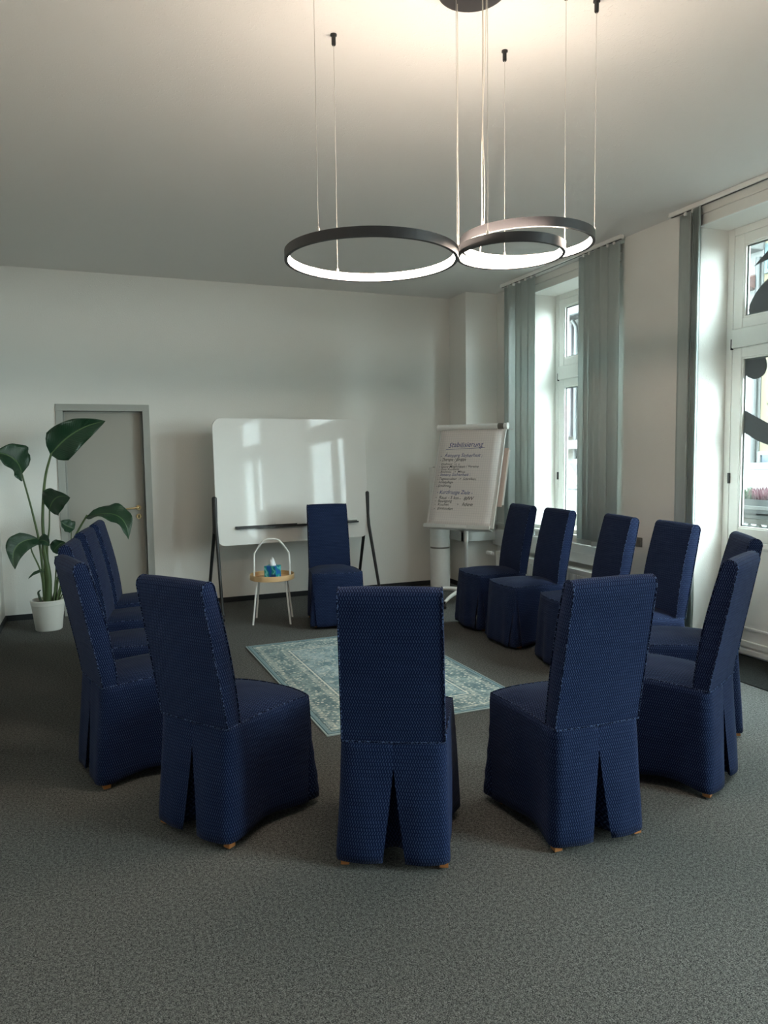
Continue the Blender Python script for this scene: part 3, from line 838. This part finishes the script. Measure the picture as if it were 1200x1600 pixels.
# ------------------------------------------------------------------ whiteboard
def whiteboard():
    cx, cy, cz, yaw, lean, W, Hh = 1.879, 7.13, 1.294, .085, .048, 1.60, 1.225
    t = thing('mobile_whiteboard', 'large glossy mobile whiteboard with rounded corners on black legs', 'whiteboard', (cx, cy, 0), yaw)
    R = .085
    poly = []
    for (x, z, a0) in ((W/2-R, Hh/2-R, 0), (-W/2+R, Hh/2-R, PI/2), (-W/2+R, -Hh/2+R, PI), (W/2-R, -Hh/2+R, 1.5*PI)):
        poly += arc((x, z), R, a0, a0+PI/2, 8)
    p = MB().prism(poly, 1, -.012, .012).build('board', M['board'], t, 30, (0, 0, cz), (-lean, 0, 0))
    md = p.modifiers.new('bev', 'BEVEL'); md.width = .002; md.segments = 2; md.limit_method = 'ANGLE'
    # pen tray
    tr = MB(); tr.box((-.62, -.085, -.455), (.66, -.012, -.445), .002).box((-.62, -.088, -.455), (.66, -.082, -.438), .002).box((-.62, -.02, -.455), (.66, -.012, -.43), .002)
    tr.build('pen_tray', M['black'], t, None, (0, 0, cz), (-lean, 0, 0))
    for s_ in (-1, 1):
        x = s_*(W/2+.004)
        br = MB(); br.box((x-.022, -.035, .80), (x+.022, .035, 1.16), .018); bo = br.build('hinge_bracket', M['black'], t, 40)
        for dy, nm in ((-.27, 'leg'), (.30, 'leg')):
            l = MB().tube([(x, dy*.05, 1.0), (x, dy*.18, .80), (x+s_*.02, dy, .075)], [.016, .017, .015], 10).build(nm, M['black'], t, 50)
            c = MB(); bm = bmesh.new(); bmesh.ops.create_cone(bm, segments=18, radius1=.032, radius2=.032, depth=.024, cap_ends=True)
            c.bm(bm, Matrix.Translation((x+s_*.02, dy, .033)) @ Matrix.Rotation(PI/2, 4, 'Y'))
            c.box((x+s_*.02-.02, dy-.012, .055), (x+s_*.02+.02, dy+.012, .08), .004)
            c.build('caster', M['black'], l, 40)
    return t
whiteboard()
def on_tray(name, lab, cat, lx, length, col, r=.008, eraser=False):
    cx, cy, cz, yaw = 1.879, 7.13, 1.294, .085
    ly, lz = -.070, cz-.4385
    x = cx+lx*math.cos(yaw)-ly*math.sin(yaw); y = cy+lx*math.sin(yaw)+ly*math.cos(yaw)
    t = thing(name, lab, cat, (x, y, lz), yaw+.06)
    if eraser:
        MB().box((-length/2, -.024, 0), (length/2, .022, .014), .003).build('felt', M['grey'], t)
        MB().box((-length/2, -.024, .014), (length/2, .022, .038), .006).build('grip', M['white'], t)
    else:
        MB().tube([(-length/2, 0, r), (length*.28, 0, r)], r, 12).build('barrel', M['white'], t, 40)
        MB().tube([(length*.28, 0, r), (length/2, 0, r)], r*1.06, 12).build('cap', M[col], t, 40)
on_tray('marker_pen', 'white marker pen lying on the whiteboard tray, farther from the chair back', 'pen', .065, .125, 'grey')
on_tray('marker_pen', 'white marker pen lying on the whiteboard tray, right beside the chair back', 'pen', .17, .12, 'ink_black')
on_tray('board_eraser', 'pale board eraser at the window end of the whiteboard tray', 'eraser', .60, .10, None, eraser=True)

# ------------------------------------------------------------------ flipchart
def flipchart():
    yaw, lean, W, Hh = -.957, .31, .75, 1.09
    c0 = Vector((3.591, 6.688, 0)); cz = 1.31
    t = thing('flipchart_easel', 'white flipchart easel with hand-written sheet, on a wheeled star base', 'flipchart', c0, yaw)
    B = bpy.data.objects
    rot = (-lean, 0, 0)
    def on(mb, nm, mat, parent=t, sm=None): return mb.build(nm, mat, parent, sm, (0, 0, cz), rot)
    bo = on(MB().box((-W/2, .0, -Hh/2), (W/2, .018, Hh/2), .004), 'backboard', M['white'])
    e = MB()
    for s_ in (-1, 1): e.box((s_*W/2-.006, -.006, -Hh/2), (s_*W/2+.006, .020, Hh/2), .003)
    on(e, 'edge_profile', M['alu'])
    # clamp bar on top, tray below
    tb = MB(); tb.tube([(-W/2-.012, -.016, Hh/2-.02), (W/2+.012, -.016, Hh/2-.02)], .030, 16); on(tb, 'clamp_bar', M['white'], sm=40)
    for s_ in (-1, 1):
        x = s_*(W/2+.012); on(MB().tube([(x, -.016, Hh/2-.02), (x+s_*.016, -.016, Hh/2-.02)], .034, 16), 'end_cap', M['white'], sm=40)
    on(MB().tube([(W/2-.075, -.016, Hh/2-.02), (W/2-.012, -.016, Hh/2-.02)], .0312, 16), 'clamp_grip', M['grey'], sm=40)
    tr = MB(); tr.box((-W/2, -.075, -Hh/2-.03), (W/2, .02, -Hh/2-.018), .003).box((-W/2, -.078, -Hh/2-.03), (W/2, -.068, -Hh/2+.012), .003); on(tr, 'pen_tray', M['alu'])
    on(MB().box((-.12, -.0795, -Hh/2-.018), (.12, -.0775, -Hh/2+.004)), 'tray_plate', M['white'])
    # pad
    pw, p0, p1 = W-.05, -Hh/2+.02, Hh/2-.035
    pv = []; pf = []
    nx, nz = 9, 25
    for j in range(nz):
        z = p0+(p1-p0)*j/(nz-1)
        for i in range(nx):
            x = -pw/2-.004+pw*i/(nx-1); k = max(0, 1-(j/(nz-1))/.12)
            pv.append((x, -.010-.018*k*k*(.6+.4*math.sin(i*.9)), z))
    pm = mesh_of('paper_sheet', pv, grid_faces(nx, nz), smooth=True)
    pad = on(MB().box((-pw/2, -.006, p0+.01), (pw/2, -.0005, p1), .001), 'paper_pad', M['paper'])
    so = obj('paper_sheet', pm, M['paper'], t, (0, 0, cz), rot)
    md = so.modifiers.new('t', 'SOLIDIFY'); md.thickness = .0008
    # handwriting: flat strokes of lettering just above the sheet
    def text_mesh(lines, seed):
        vs, fs = [], []
        rnd = random.Random(seed)
        for s_, x0, x1, zc, cap in lines:
            cu = bpy.data.curves.new('tmp', 'FONT'); cu.body = s_; cu.size = cap/.7; cu.shear = .25; cu.resolution_u = 2; cu.offset = .0002
            to = bpy.data.objects.new('tmp', cu); COL.objects.link(to)
            bpy.context.view_layer.update()
            me = bpy.data.meshes.new_from_object(to.evaluated_get(bpy.context.evaluated_depsgraph_get()))
            o_ = len(vs); tilt = rnd.uniform(-.004, .014); ph = rnd.uniform(0, 6)
            mx = max(q.co.x for q in me.vertices); mn = min(q.co.x for q in me.vertices); k = (x1-x0)/(mx-mn)
            for q in me.vertices:
                a, b = (q.co.x-mn)*k, q.co.y-cap*.42
                b += tilt*a+cap*(.06*math.sin(a*38+ph)+.03*math.sin(a*90+ph*2)); a += cap*.04*math.sin(q.co.y/cap*3+a*40+ph)
                vs.append((x0+a, -.0107, zc+b))
            for p in me.polygons: fs.append([k_+o_ for k_ in p.vertices])
            bpy.data.objects.remove(to); bpy.data.curves.remove(cu); bpy.data.meshes.remove(me)
        return vs, fs
    def stroke(vs, fs, pts, wd=.0035):
        for (x0, z0), (x1, z1) in zip(pts[:-1], pts[1:]):
            d = Vector((x1-x0, z1-z0)).normalized(); n = Vector((-d.y, d.x))*wd/2; o_ = len(vs)
            vs += [(x0+n.x, -.0107, z0+n.y), (x1+n.x, -.0107, z1+n.y), (x1-n.x, -.0107, z1-n.y), (x0-n.x, -.0107, z0-n.y)]; fs.append([o_, o_+3, o_+2, o_+1])
        return vs, fs
    bl = [('Stabilisierung', -.245, .155, .330, .056), ('-  Äussere Sicherheit :', -.325, .165, .216, .038), ('- Innere Sicherheit :', -.325, .055, .004, .032), ('- Kurzfristige Ziele -', -.305, .105, -.183, .040)]
    bk = [('- Therapie / Gruppe', -.325, -.02, .170, .036), ('Wohnort  ->  v', -.305, -.085, .122, .024), ('- Sport Möglichkeit / Vereine', -.325, .135, .092, .025),
          ('- Gute Kontakte', -.325, -.085, .064, .020), ('- Rechnen  ->  Minus', -.32, -.01, .037, .021), ('- Tagesstruktur  ->  Schreiben,', -.325, .125, -.038, .026), ('Schlafpflege', -.305, -.135, -.076, .026), ('- Ernährung', -.325, -.150, -.115, .028),
          ('-  Raus - 5 km', -.315, -.045, -.240, .032), ('-  BfW', -.035, .130, -.246, .036), ('-  Bewegung', -.315, -.115, -.278, .030), ('-  Idee', -.055, .125, -.306, .036), ('-  Kochen', -.315, -.145, -.314, .028), ('-  Einkaufen', -.315, -.095, -.358, .028)]
    ink = lambda nm, vf, mt: obj(nm, mesh_of(nm, *vf), M[mt], so)
    for i, q in enumerate(bl): ink('blue_writing', text_mesh([q], i), 'ink_blue')
    for i, q in enumerate(bk): ink('black_writing', text_mesh([q], 20+i), 'ink_black')
    ink('underline', stroke([], [], [(-.275, .283), (-.06, .291), (.175, .299)], .004), 'ink_blue')
    ink('pen_stroke', stroke([], [], [(-.15, .135), (-.125, .165), (-.105, .20)], .004), 'ink_black')
    for xa, xb, wd in ((-.10, -.055, .009), (-.035, .025, .003), (.04, .057, .011)): ink('printed_mark', stroke([], [], [(xa, -.458), (xb, -.457)], wd), 'ink_black')
    # side arm with a loose sheet behind
    on(MB().tube([(W/2, .012, Hh/2-.04), (W/2+.06, .05, Hh/2-.04)], .006, 8), 'side_arm', M['alu'], sm=50)
    bs = MB(); bs.box((W/2-.16, .075, -.30), (W/2+.03, .079, .32), .001); on(bs, 'hanging_sheet', M['backpaper'])
    bs = MB(); bs.box((W/2+.026, .078, -.28), (W/2+.045, .082, .30), .001); on(bs, 'hanging_sheet', M['white'])
    # stem, neck and star base (bottom of the board is tilted forward, the stem stands under it)
    yb = -.16 - .0
    sy0 = .0
    MB().tube([(0, sy0, .08), (0, sy0, 1.05)], .017, 16).build('stem', M['alu'], t, 50)
    MB().tube([(0, sy0, .62), (0, sy0, .98)], .024, 16).build('stem_sleeve', M['white'], t, 50)
    nk = MB(); nk.box((-.04, -.012, .92), (.04, .06, 1.12), .01); nk.build('tilt_bracket', M['grey'], t)
    MB().lathe([(.05, .075), (.055, .08), (.055, .12), (.03, .135)], 24, (0, sy0)).build('hub', M['white'], t, 40)
    for k in range(5):
        a = math.radians(214+72*k)-yaw
        d = Vector((math.cos(a), math.sin(a), 0))
        pts = spline([d*.03+Vector((0, sy0, .115)), d*.20+Vector((0, sy0, .125)), d*.36+Vector((0, sy0, .100)), d*.46+Vector((0, sy0, .066))], 5)
        l = MB().tube(pts, [.024-.0006*i for i in range(len(pts))], 10).build('base_arm', M['white'], t, 50)
        e = d*.465
        c = MB(); bm = bmesh.new(); bmesh.ops.create_cone(bm, segments=16, radius1=.026, radius2=.026, depth=.03, cap_ends=True)
        c.bm(bm, Matrix.Translation((e.x, e.y+sy0, .0265)) @ Matrix.Rotation(a+.6, 4, 'Z') @ Matrix.Rotation(PI/2, 4, 'X'))
        c.tube([(e.x, e.y+sy0, .03), (e.x, e.y+sy0, .075)], .008, 8); c.build('caster', M['black'], l, 40)
flipchart()

# white cylinder tower in the corner
t = thing('air_tower', 'tall white cylindrical tower with a dark seam ring, behind the flipchart', 'air purifier', (3.655, 7.44, 0))
MB().lathe([(.105, 0), (.112, .008), (.112, .47)], 40, cap1=True).build('lower_body', M['white'], t, 40)
MB().lathe([(.109, .47), (.109, .488)], 40).build('seam_ring', M['grey'], t, 40)
MB().lathe([(.112, .488), (.112, 1.375), (.108, 1.385), (.0, 1.386)], 40, cap1=False).build('upper_body', M['white'], t, 40)
MB().lathe([(.06, 1.385), (.075, 1.387), (.075, 1.392), (.0, 1.393)], 32, cap1=False).build('top_grille', M['grey'], t, 40)

# ------------------------------------------------------------------ plant
def plant():
    px, py = -.416, 7.18
    t = thing('potted_strelitzia', 'tall broad-leaved strelitzia in a cream pot between the corner and grey door', 'plant', (px, py, 0))
    MB().lathe([(.105, 0), (.112, .006), (.138, .225), (.140, .232), (.144, .235), (.144, .262), (.148, .264), (.148, .276), (.143, .280), (.136, .277), (.130, .245), (.0, .245)], 48, cap1=False).build('pot', M['pot'], t, 35)
    s_ = MB(); s_.lathe([(.132, .246), (.11, .252), (.06, .258), (.0, .262)], 32, cap0=False, cap1=False); s_.build('soil', M['soil'], t, 60)
    def L(x, z, dy=0): return Vector((x-px, dy, z))
    def leaf(base, tip, wid, mid_lift=(0, 0, 0), normal=(0, -1, .3), fold=.25, droop=0, wav=.02, seed=0, shape=.38):
        base, tip = Vector(base), Vector(tip); ax = (tip-base); n = Vector(normal).normalized()
        side = ax.cross(n).normalized(); n = side.cross(ax).normalized()
        ctrl = (base+tip)/2+Vector(mid_lift); nv, nu = 19, 11; v = []; uv = []
        rnd = random.Random(seed); ph = rnd.uniform(0, 6)
        for j in range(nv):
            q = j/(nv-1); p = base*(1-q)**2+ctrl*2*q*(1-q)+tip*q*q
            tg = ((ctrl-base)*(1-q)+(tip-ctrl)*q).normalized(); sd = side; nn = sd.cross(tg).normalized()
            # width profile: broad near the base, pointed tip
            wq = (min(1, q/.16)**.6)*(1-max(0, (q-shape)/(1-shape))**1.9)**.9 if q < 1 else 0
            for i in range(nu):
                u = i/(nu-1)*2-1
                off = wid*wq*u
                h = fold*abs(off)+wav*wq*abs(u)**2*math.sin(q*17+ph+(1.5 if u > 0 else 0))
                v.append(p+sd*off+nn*h); uv.append((u, q))
        o = obj('leaf', mesh_of('leaf', v, grid_faces(nu, nv), uv, True), M['leaf'], t)
        md = o.modifiers.new('t', 'SOLIDIFY'); md.thickness = .0012
        return o
    def stem(pts, r0, r1):
        p = spline(pts, 6); n = len(p)
        MB().tube(p, [r0+(r1-r0)*i/(n-1) for i in range(n)], 8).build('stem', M['stem'], t, 60)
    g = lambda dx, dy=0: Vector((dx, dy, .25))
    # trunk sheath
    stem([g(.0), L(-.40, .48), L(-.425, .72), L(-.43, .86)], .030, .014)
    # 1 big top leaf
    stem([g(.0), L(-.42, .70), L(-.425, 1.00), L(-.39, 1.36), L(-.325, 1.60)], .017, .009)
    leaf(L(-.335, 1.575), L(.135, 1.875, -.10), .150, (-.05, -.03, .10), (.55, -1, .25), .30, seed=1, wav=.03, shape=.16)
    # 2 upper left leaf
    stem([g(-.02), L(-.455, .72), L(-.50, 1.04), L(-.575, 1.42)], .012, .007)
    leaf(L(-.572, 1.41), L(-.77, 1.60, -.16), .145, (.085, -.04, .09), (.35, -1, .55), .35, seed=2, wav=.02)
    # 3 middle leaf
    stem([g(.03), L(-.40, .70), L(-.375, .92), L(-.365, 1.09)], .009, .006)
    leaf(L(-.368, 1.08), L(-.185, 1.20, -.20), .115, (-.045, -.03, .115), (.25, -1, .15), .15, seed=3, wav=.012, shape=.30)
    # 4 arching leaf toward the door
    stem([g(.04), L(-.28, .60), L(-.15, .86), L(-.055, 1.025)], .012, .008)
    leaf(L(-.065, 1.005), L(.285, .80, -.18), .100, (.19, -.05, .22), (.2, -1, .75), .35, seed=4, wav=.02, shape=.5)
    # 5 small leaf behind the chairs
    stem([g(.06), L(-.22, .60), L(-.195, .88)], .006, .004)
    leaf(L(-.165, .905), L(-.275, .985, -.05), .06, (-.03, 0, -.01), (.1, -1, .5), .3, seed=5, wav=.01)
    # 6 low drooping leaf
    stem([g(-.03), L(-.46, .52), L(-.53, .74), L(-.50, .83)], .009, .005)
    leaf(L(-.47, .835), L(-.655, .585, -.14), .095, (-.16, -.02, .13), (.3, -1, .3), .25, seed=6, wav=.015)
    leaf(L(-.49, .80), L(-.375, .77, -.10), .055, (.03, 0, .06), (.1, -1, .4), .3, seed=7, wav=.01)
    # 7, 8, 9 small inner leaves
    stem([g(.05, -.03), L(-.34, .50), L(-.33, .66)], .008, .005)
    leaf(L(-.355, .70), L(-.245, .79, -.06), .06, (.0, 0, .05), (.2, -1, .2), .2, seed=8, wav=.01)
    stem([g(.07, -.02), L(-.30, .42), L(-.27, .58)], .010, .006)
    leaf(L(-.30, .63), L(-.235, .44, -.06), .055, (.03, 0, .05), (.4, -1, .3), .3, seed=9, wav=.01)
    leaf(L(-.35, .60), L(-.25, .64, -.05), .04, (.0, 0, .03), (.0, -1, .6), .3, seed=10, wav=.01)
    stem([g(.09), L(-.26, .38), L(-.215, .52)], .006, .004)
    leaf(L(-.40, .545), L(-.565, .475, -.02), .016, (-.03, 0, .03), (.0, -1, .9), .5, seed=11, wav=.003)
    leaf(L(-.28, .32), L(-.20, .385, -.03), .012, (.0, 0, .02), (.0, -1, .9), .5, seed=12, wav=.003)
    for dx, a in ((.02, .0), (.055, .05), (.08, .09)): stem([g(dx, .02), L(px+dx+.01+a*.3, .36, .02), L(px+dx+a*.6, .47, .02)], .009, .005)
    m = MB(); m.tube(spline([g(-.055), L(-.485, .31), L(-.49, .345), L(-.47, .365)], 5), [.012, .012, .011, .011, .011, .01, .01, .01, .01, .009, .009, .008, .007, .006, .005, .004], 8); m.build('dry_sheath', M['leaf_dry'], t, 60)
plant()

# ------------------------------------------------------------------ the street outside
struct(MB().box((XO, -30, -.35), (60, 60, -.12)).build('street_ground', M['asphalt']))
def building(name, lab, y0, y1, x0, h, mat, roof, depth=6, eaves=.35):
    t = thing(name, lab, 'building', (x0, (y0+y1)/2, -.12))
    L = (y1-y0)/2
    MB().box((0, -L, 0), (depth, L, h)).build('wall', mat, t)
    r = MB(); r.prism([(-eaves, h), (depth/2, h+2.2), (depth+eaves, h), (depth+eaves, h-.08), (-eaves, h-.08)], 1, -L, L); r.build('roof', roof, t)
    MB().tube([(-eaves-.05, -L, h-.02), (-eaves-.05, L, h-.02)], .08, 8).build('gutter', M['zinc'], t, 50)
    return t
def bwin(t, y, z0, z1, w_, mat='blue_glass', frame='render_white', sill=True):
    yy = y-t.location.y
    f = MB(); ring_frame(f, -.04, .02, yy-w_/2, yy+w_/2, z0+.12, z1+.12, .07, .07, .07, 0); fo = f.build('window', M[frame], t)
    MB().box((-.012, yy-w_/2+.05, z0+.17), (.0, yy+w_/2-.05, z1+.07)).build('pane', M[mat], fo)
    MB().box((-.02, yy-.02, z0+.17), (-.006, yy+.02, z1+.07)).build('glazing_bar', M[frame], fo)
b1 = building('town_house', 'beige stuccoed house with balcony and plum panel, seen through the corner window', 15.2, 22.5, 12, 5.2, M['stucco'], M['roof_tile'])
yy = b1.location.y
MB().box((-.12, 16.28-yy, 2.05), (.05, 16.54-yy, 5.05), .02).build('plum_panel', M['plum'], b1)
MB().box((-.03, 15.2-yy, 0), (.02, 16.28-yy, 5.1)).build('white_bay', M['render_white'], b1)
MB().tube([(-.14, 16.20-yy, 5.1), (-.08, 16.12-yy, 4.9), (-.08, 16.12-yy, .1)], .05, 8).build('downpipe', M['zinc'], b1, 50)
bl = MB().box((-.9, 16.6-yy, 2.0), (0, 18.6-yy, 2.14)).build('balcony_slab', M['render_white'], b1)
rl = MB().box((-.9, 16.6-yy, 2.60), (-.86, 18.6-yy, 2.64)).build('balcony_rail', M['anth'], b1)
bb = MB().box((-.89, -.01, 2.14), (-.87, .01, 2.60)).mesh('baluster')
for k in range(15): obj('baluster', bb, M['anth'], rl, (0, 16.62-yy+k*.14, 0))
dd = MB().box((-.06, 16.56-yy, .05), (.02, 17.5-yy, 1.4), .01).build('shop_door', M['teal_paint'], b1)
MB().box((-.08, 16.62-yy, .35), (-.05, 16.98-yy, 1.15), .01).build('door_pane', M['teal_paint'], dd)
MB().box((-.5, 15.2-yy, 1.72), (.0, 18.8-yy, 1.95), .02).build('shop_canopy', M['render_white'], b1)
MB().box((-.05, 16.30-yy, 0), (.02, 16.56-yy, .55), .01).build('plinth', M['plum'], b1)
bwin(b1, 18.2, 3.0, 4.4, .9); bwin(b1, 20.2, 3.0, 4.4, .9)
MB().box((.6, 15.6-yy, 5.4), (1.3, 16.5-yy, 7.4), .01).build('chimney', M['brick'], b1)
b2 = building('white_house', 'pale rendered house with red pent roof, seen through the upper street door', 10.45, 15.2, 12, 8.6, M['render_white'], M['red_tile'])
yy = b2.location.y
MB().box((-.5, 10.45-yy, 5.42), (0, 15.2-yy, 5.65), .02).build('concrete_cornice', M['render_white'], b2)
m = MB(); m.prism([(-.55, 4.78), (.0, 5.02), (.0, 4.72)], 1, 10.55-yy, 13-yy); m.build('pent_roof', M['red_tile'], b2)
bwin(b2, 11.6, 2.2, 3.6, .8); bwin(b2, 13.2, 2.2, 3.6, .8); bwin(b2, 13.0, .5, 1.7, .8)
MB().tube([(-.06, 10.52-yy, .1), (-.06, 10.52-yy, 5.3)], .05, 8).build('downpipe', M['zinc'], b2, 50)
b3 = building('yellow_house', 'pale yellow house with teal shutters and a blue ground-floor window', -2.0, 10.43, 12, 9.0, M['render_yellow'], M['roof_tile'])
yy = b3.location.y
bwin(b3, 10.0, .5, 1.5, .9); bwin(b3, 9.9, 4.85, 5.4, 1.0, 'teal_paint', 'teal_paint'); bwin(b3, 8.0, 2.6, 4.0, .9); bwin(b3, 8.0, .5, 1.6, .9); bwin(b3, 6.0, 2.6, 4.0, .9); bwin(b3, 8.0, 5.6, 7.2, .9); bwin(b3, 6.0, 5.6, 7.2, .9)
MB().box((-.03, -2.0-yy, 2.10), (.01, 10.43-yy, 2.16)).build('string_course', M['zinc'], b3)

def car(lab, x, y, paint, h=1.45):
    t = thing('parked_car', lab, 'car', (x, y, -.12))
    body = [(-2.1, .32), (-2.12, .62), (-1.95, .80), (-1.1, .90), (1.35, .92), (2.0, .86), (2.15, .60), (2.1, .32)]
    m = MB(); m.prism(body, 0, -.82, .82); bo = m.build('body', paint, t, None)
    md = bo.modifiers.new('b', 'BEVEL'); md.width = .06; md.segments = 3
    cab = [(-1.15, .88), (-.55, h-.06), (-.2, h), (.8, h-.01), (1.25, h-.14), (1.75, .90)]
    m = MB(); m.prism(cab, 0, -.68, .68); co = m.build('cabin', paint, t)
    md = co.modifiers.new('b', 'BEVEL'); md.width = .05; md.segments = 3
    for sx in (-1, 1):
        for pl in ([(-.95, .93), (-.48, h-.12), (.12, h-.08), (.12, .95)], [(.20, .95), (.20, h-.08), (.78, h-.10), (1.15, h-.20), (1.35, .97)]):
            MB().prism(pl, 0, sx*.672, sx*.690).build('side_window', M['car_glass'], co)
    for wy in (-1.3, 1.3):
        for sx in (-1, 1):
            m = MB(); bm = bmesh.new(); bmesh.ops.create_cone(bm, segments=24, radius1=.32, radius2=.32, depth=.2, cap_ends=True)
            m.bm(bm, Matrix.Translation((sx*.76, wy, .32)) @ Matrix.Rotation(PI/2, 4, 'Y')); wo = m.build('wheel', M['tyre'], t, 40)
            m = MB(); bm = bmesh.new(); bmesh.ops.create_cone(bm, segments=20, radius1=.2, radius2=.18, depth=.03, cap_ends=True)
            m.bm(bm, Matrix.Translation((sx*.87, wy, .32)) @ Matrix.Rotation(PI/2, 4, 'Y')); m.build('hubcap', M['alu'], wo, 40)
    return t
car('grey-green parked car in the street, right behind the heather planter', 8.3, 6.1, M['car_paint'], 1.42)
car('white parked car in the far lane, partly behind the grey-green one', 10.4, 7.9, M['car_white'], 1.46)
car('white parked car before the beige house, seen low in the corner window', 9.6, 12.9, M['car_white'], 1.5)

def terrace():
    # lattice fence with planter boxes hung on its rail
    t = thing('terrace_fence', 'cream lattice fence with a pale top rail along the pavement', 'fence', (5.98, 4.1, -.12))
    MB().box((-.03, -1.5, .99), (.03, 1.5, 1.04), .008).build('top_rail', M['render_white'], t)
    for y in (-1.49, 0, 1.49): MB().box((-.03, y-.03, 0), (.03, y+.03, 1.01), .005).build('post', M['lattice'], t)
    MB().box((-.025, -1.5, .94), (.025, 1.5, .99), .004).box((-.025, -1.5, .06), (.025, 1.5, .11), .004).build('lattice_frame', M['lattice'], t)
    la = MB().box((-.006, -.014, -.52), (.006, .014, .52)).mesh('lath')
    for s_ in (-1, 1):
        for k in range(24):
            yc = -1.38+k*.12
            obj('lath', la, M['lattice'], t, (.008*s_, yc, .53), (s_*.62, 0, 0)).scale = (1, 1, .96)
    for i, (yo, pink, lab) in enumerate(((.98, 0, 'anthracite planter box of green and pink heather on the terrace fence, nearest the door frame'), (.0, 1, 'anthracite planter box of pink heather in the middle of the terrace fence'))):
        p = thing('planter_box', lab, 'planter', (5.86, 4.1+yo, .925), 0, 'planter boxes on the terrace fence')
        b = MB(); b.box((-.10, -.46, 0), (.085, .46, .02)); b.box((-.10, -.46, 0), (-.09, .46, .15), .003).box((.075, -.46, 0), (.085, .46, .15), .003).box((-.10, -.46, 0), (.085, -.45, .15), .003).box((-.10, .45, 0), (.085, .46, .15), .003)
        b.build('box', M['planter'], p)
        MB().box((-.116, -.47, .055), (-.098, .47, .09), .004).build('white_rail', M['render_white'], p)
        MB().box((-.09, -.45, .02), (.075, .45, .13)).build('soil', M['soil'], p)
        rnd = random.Random(50+i)
        def tuft(col, n, y0, y1):
            m = MB()
            for _ in range(n):
                x = rnd.uniform(-.08, .06); y = rnd.uniform(y0, y1); hh = rnd.uniform(.07, .14)
                lean = Vector((rnd.uniform(-.05, .05), rnd.uniform(-.05, .05), hh)); b_ = Vector((x, y, .125))
                m.tube([b_, b_+lean*.6, b_+lean], [.004, .012, .004], 5)
            o = m.build('heather_clump', M[col], p); o['kind'] = 'stuff'
        if pink: tuft('heather_pink', 240, -.44, .44)
        else: tuft('heather_green', 110, .02, .44); tuft('heather_pink', 140, -.44, .06)
    return t
terrace()
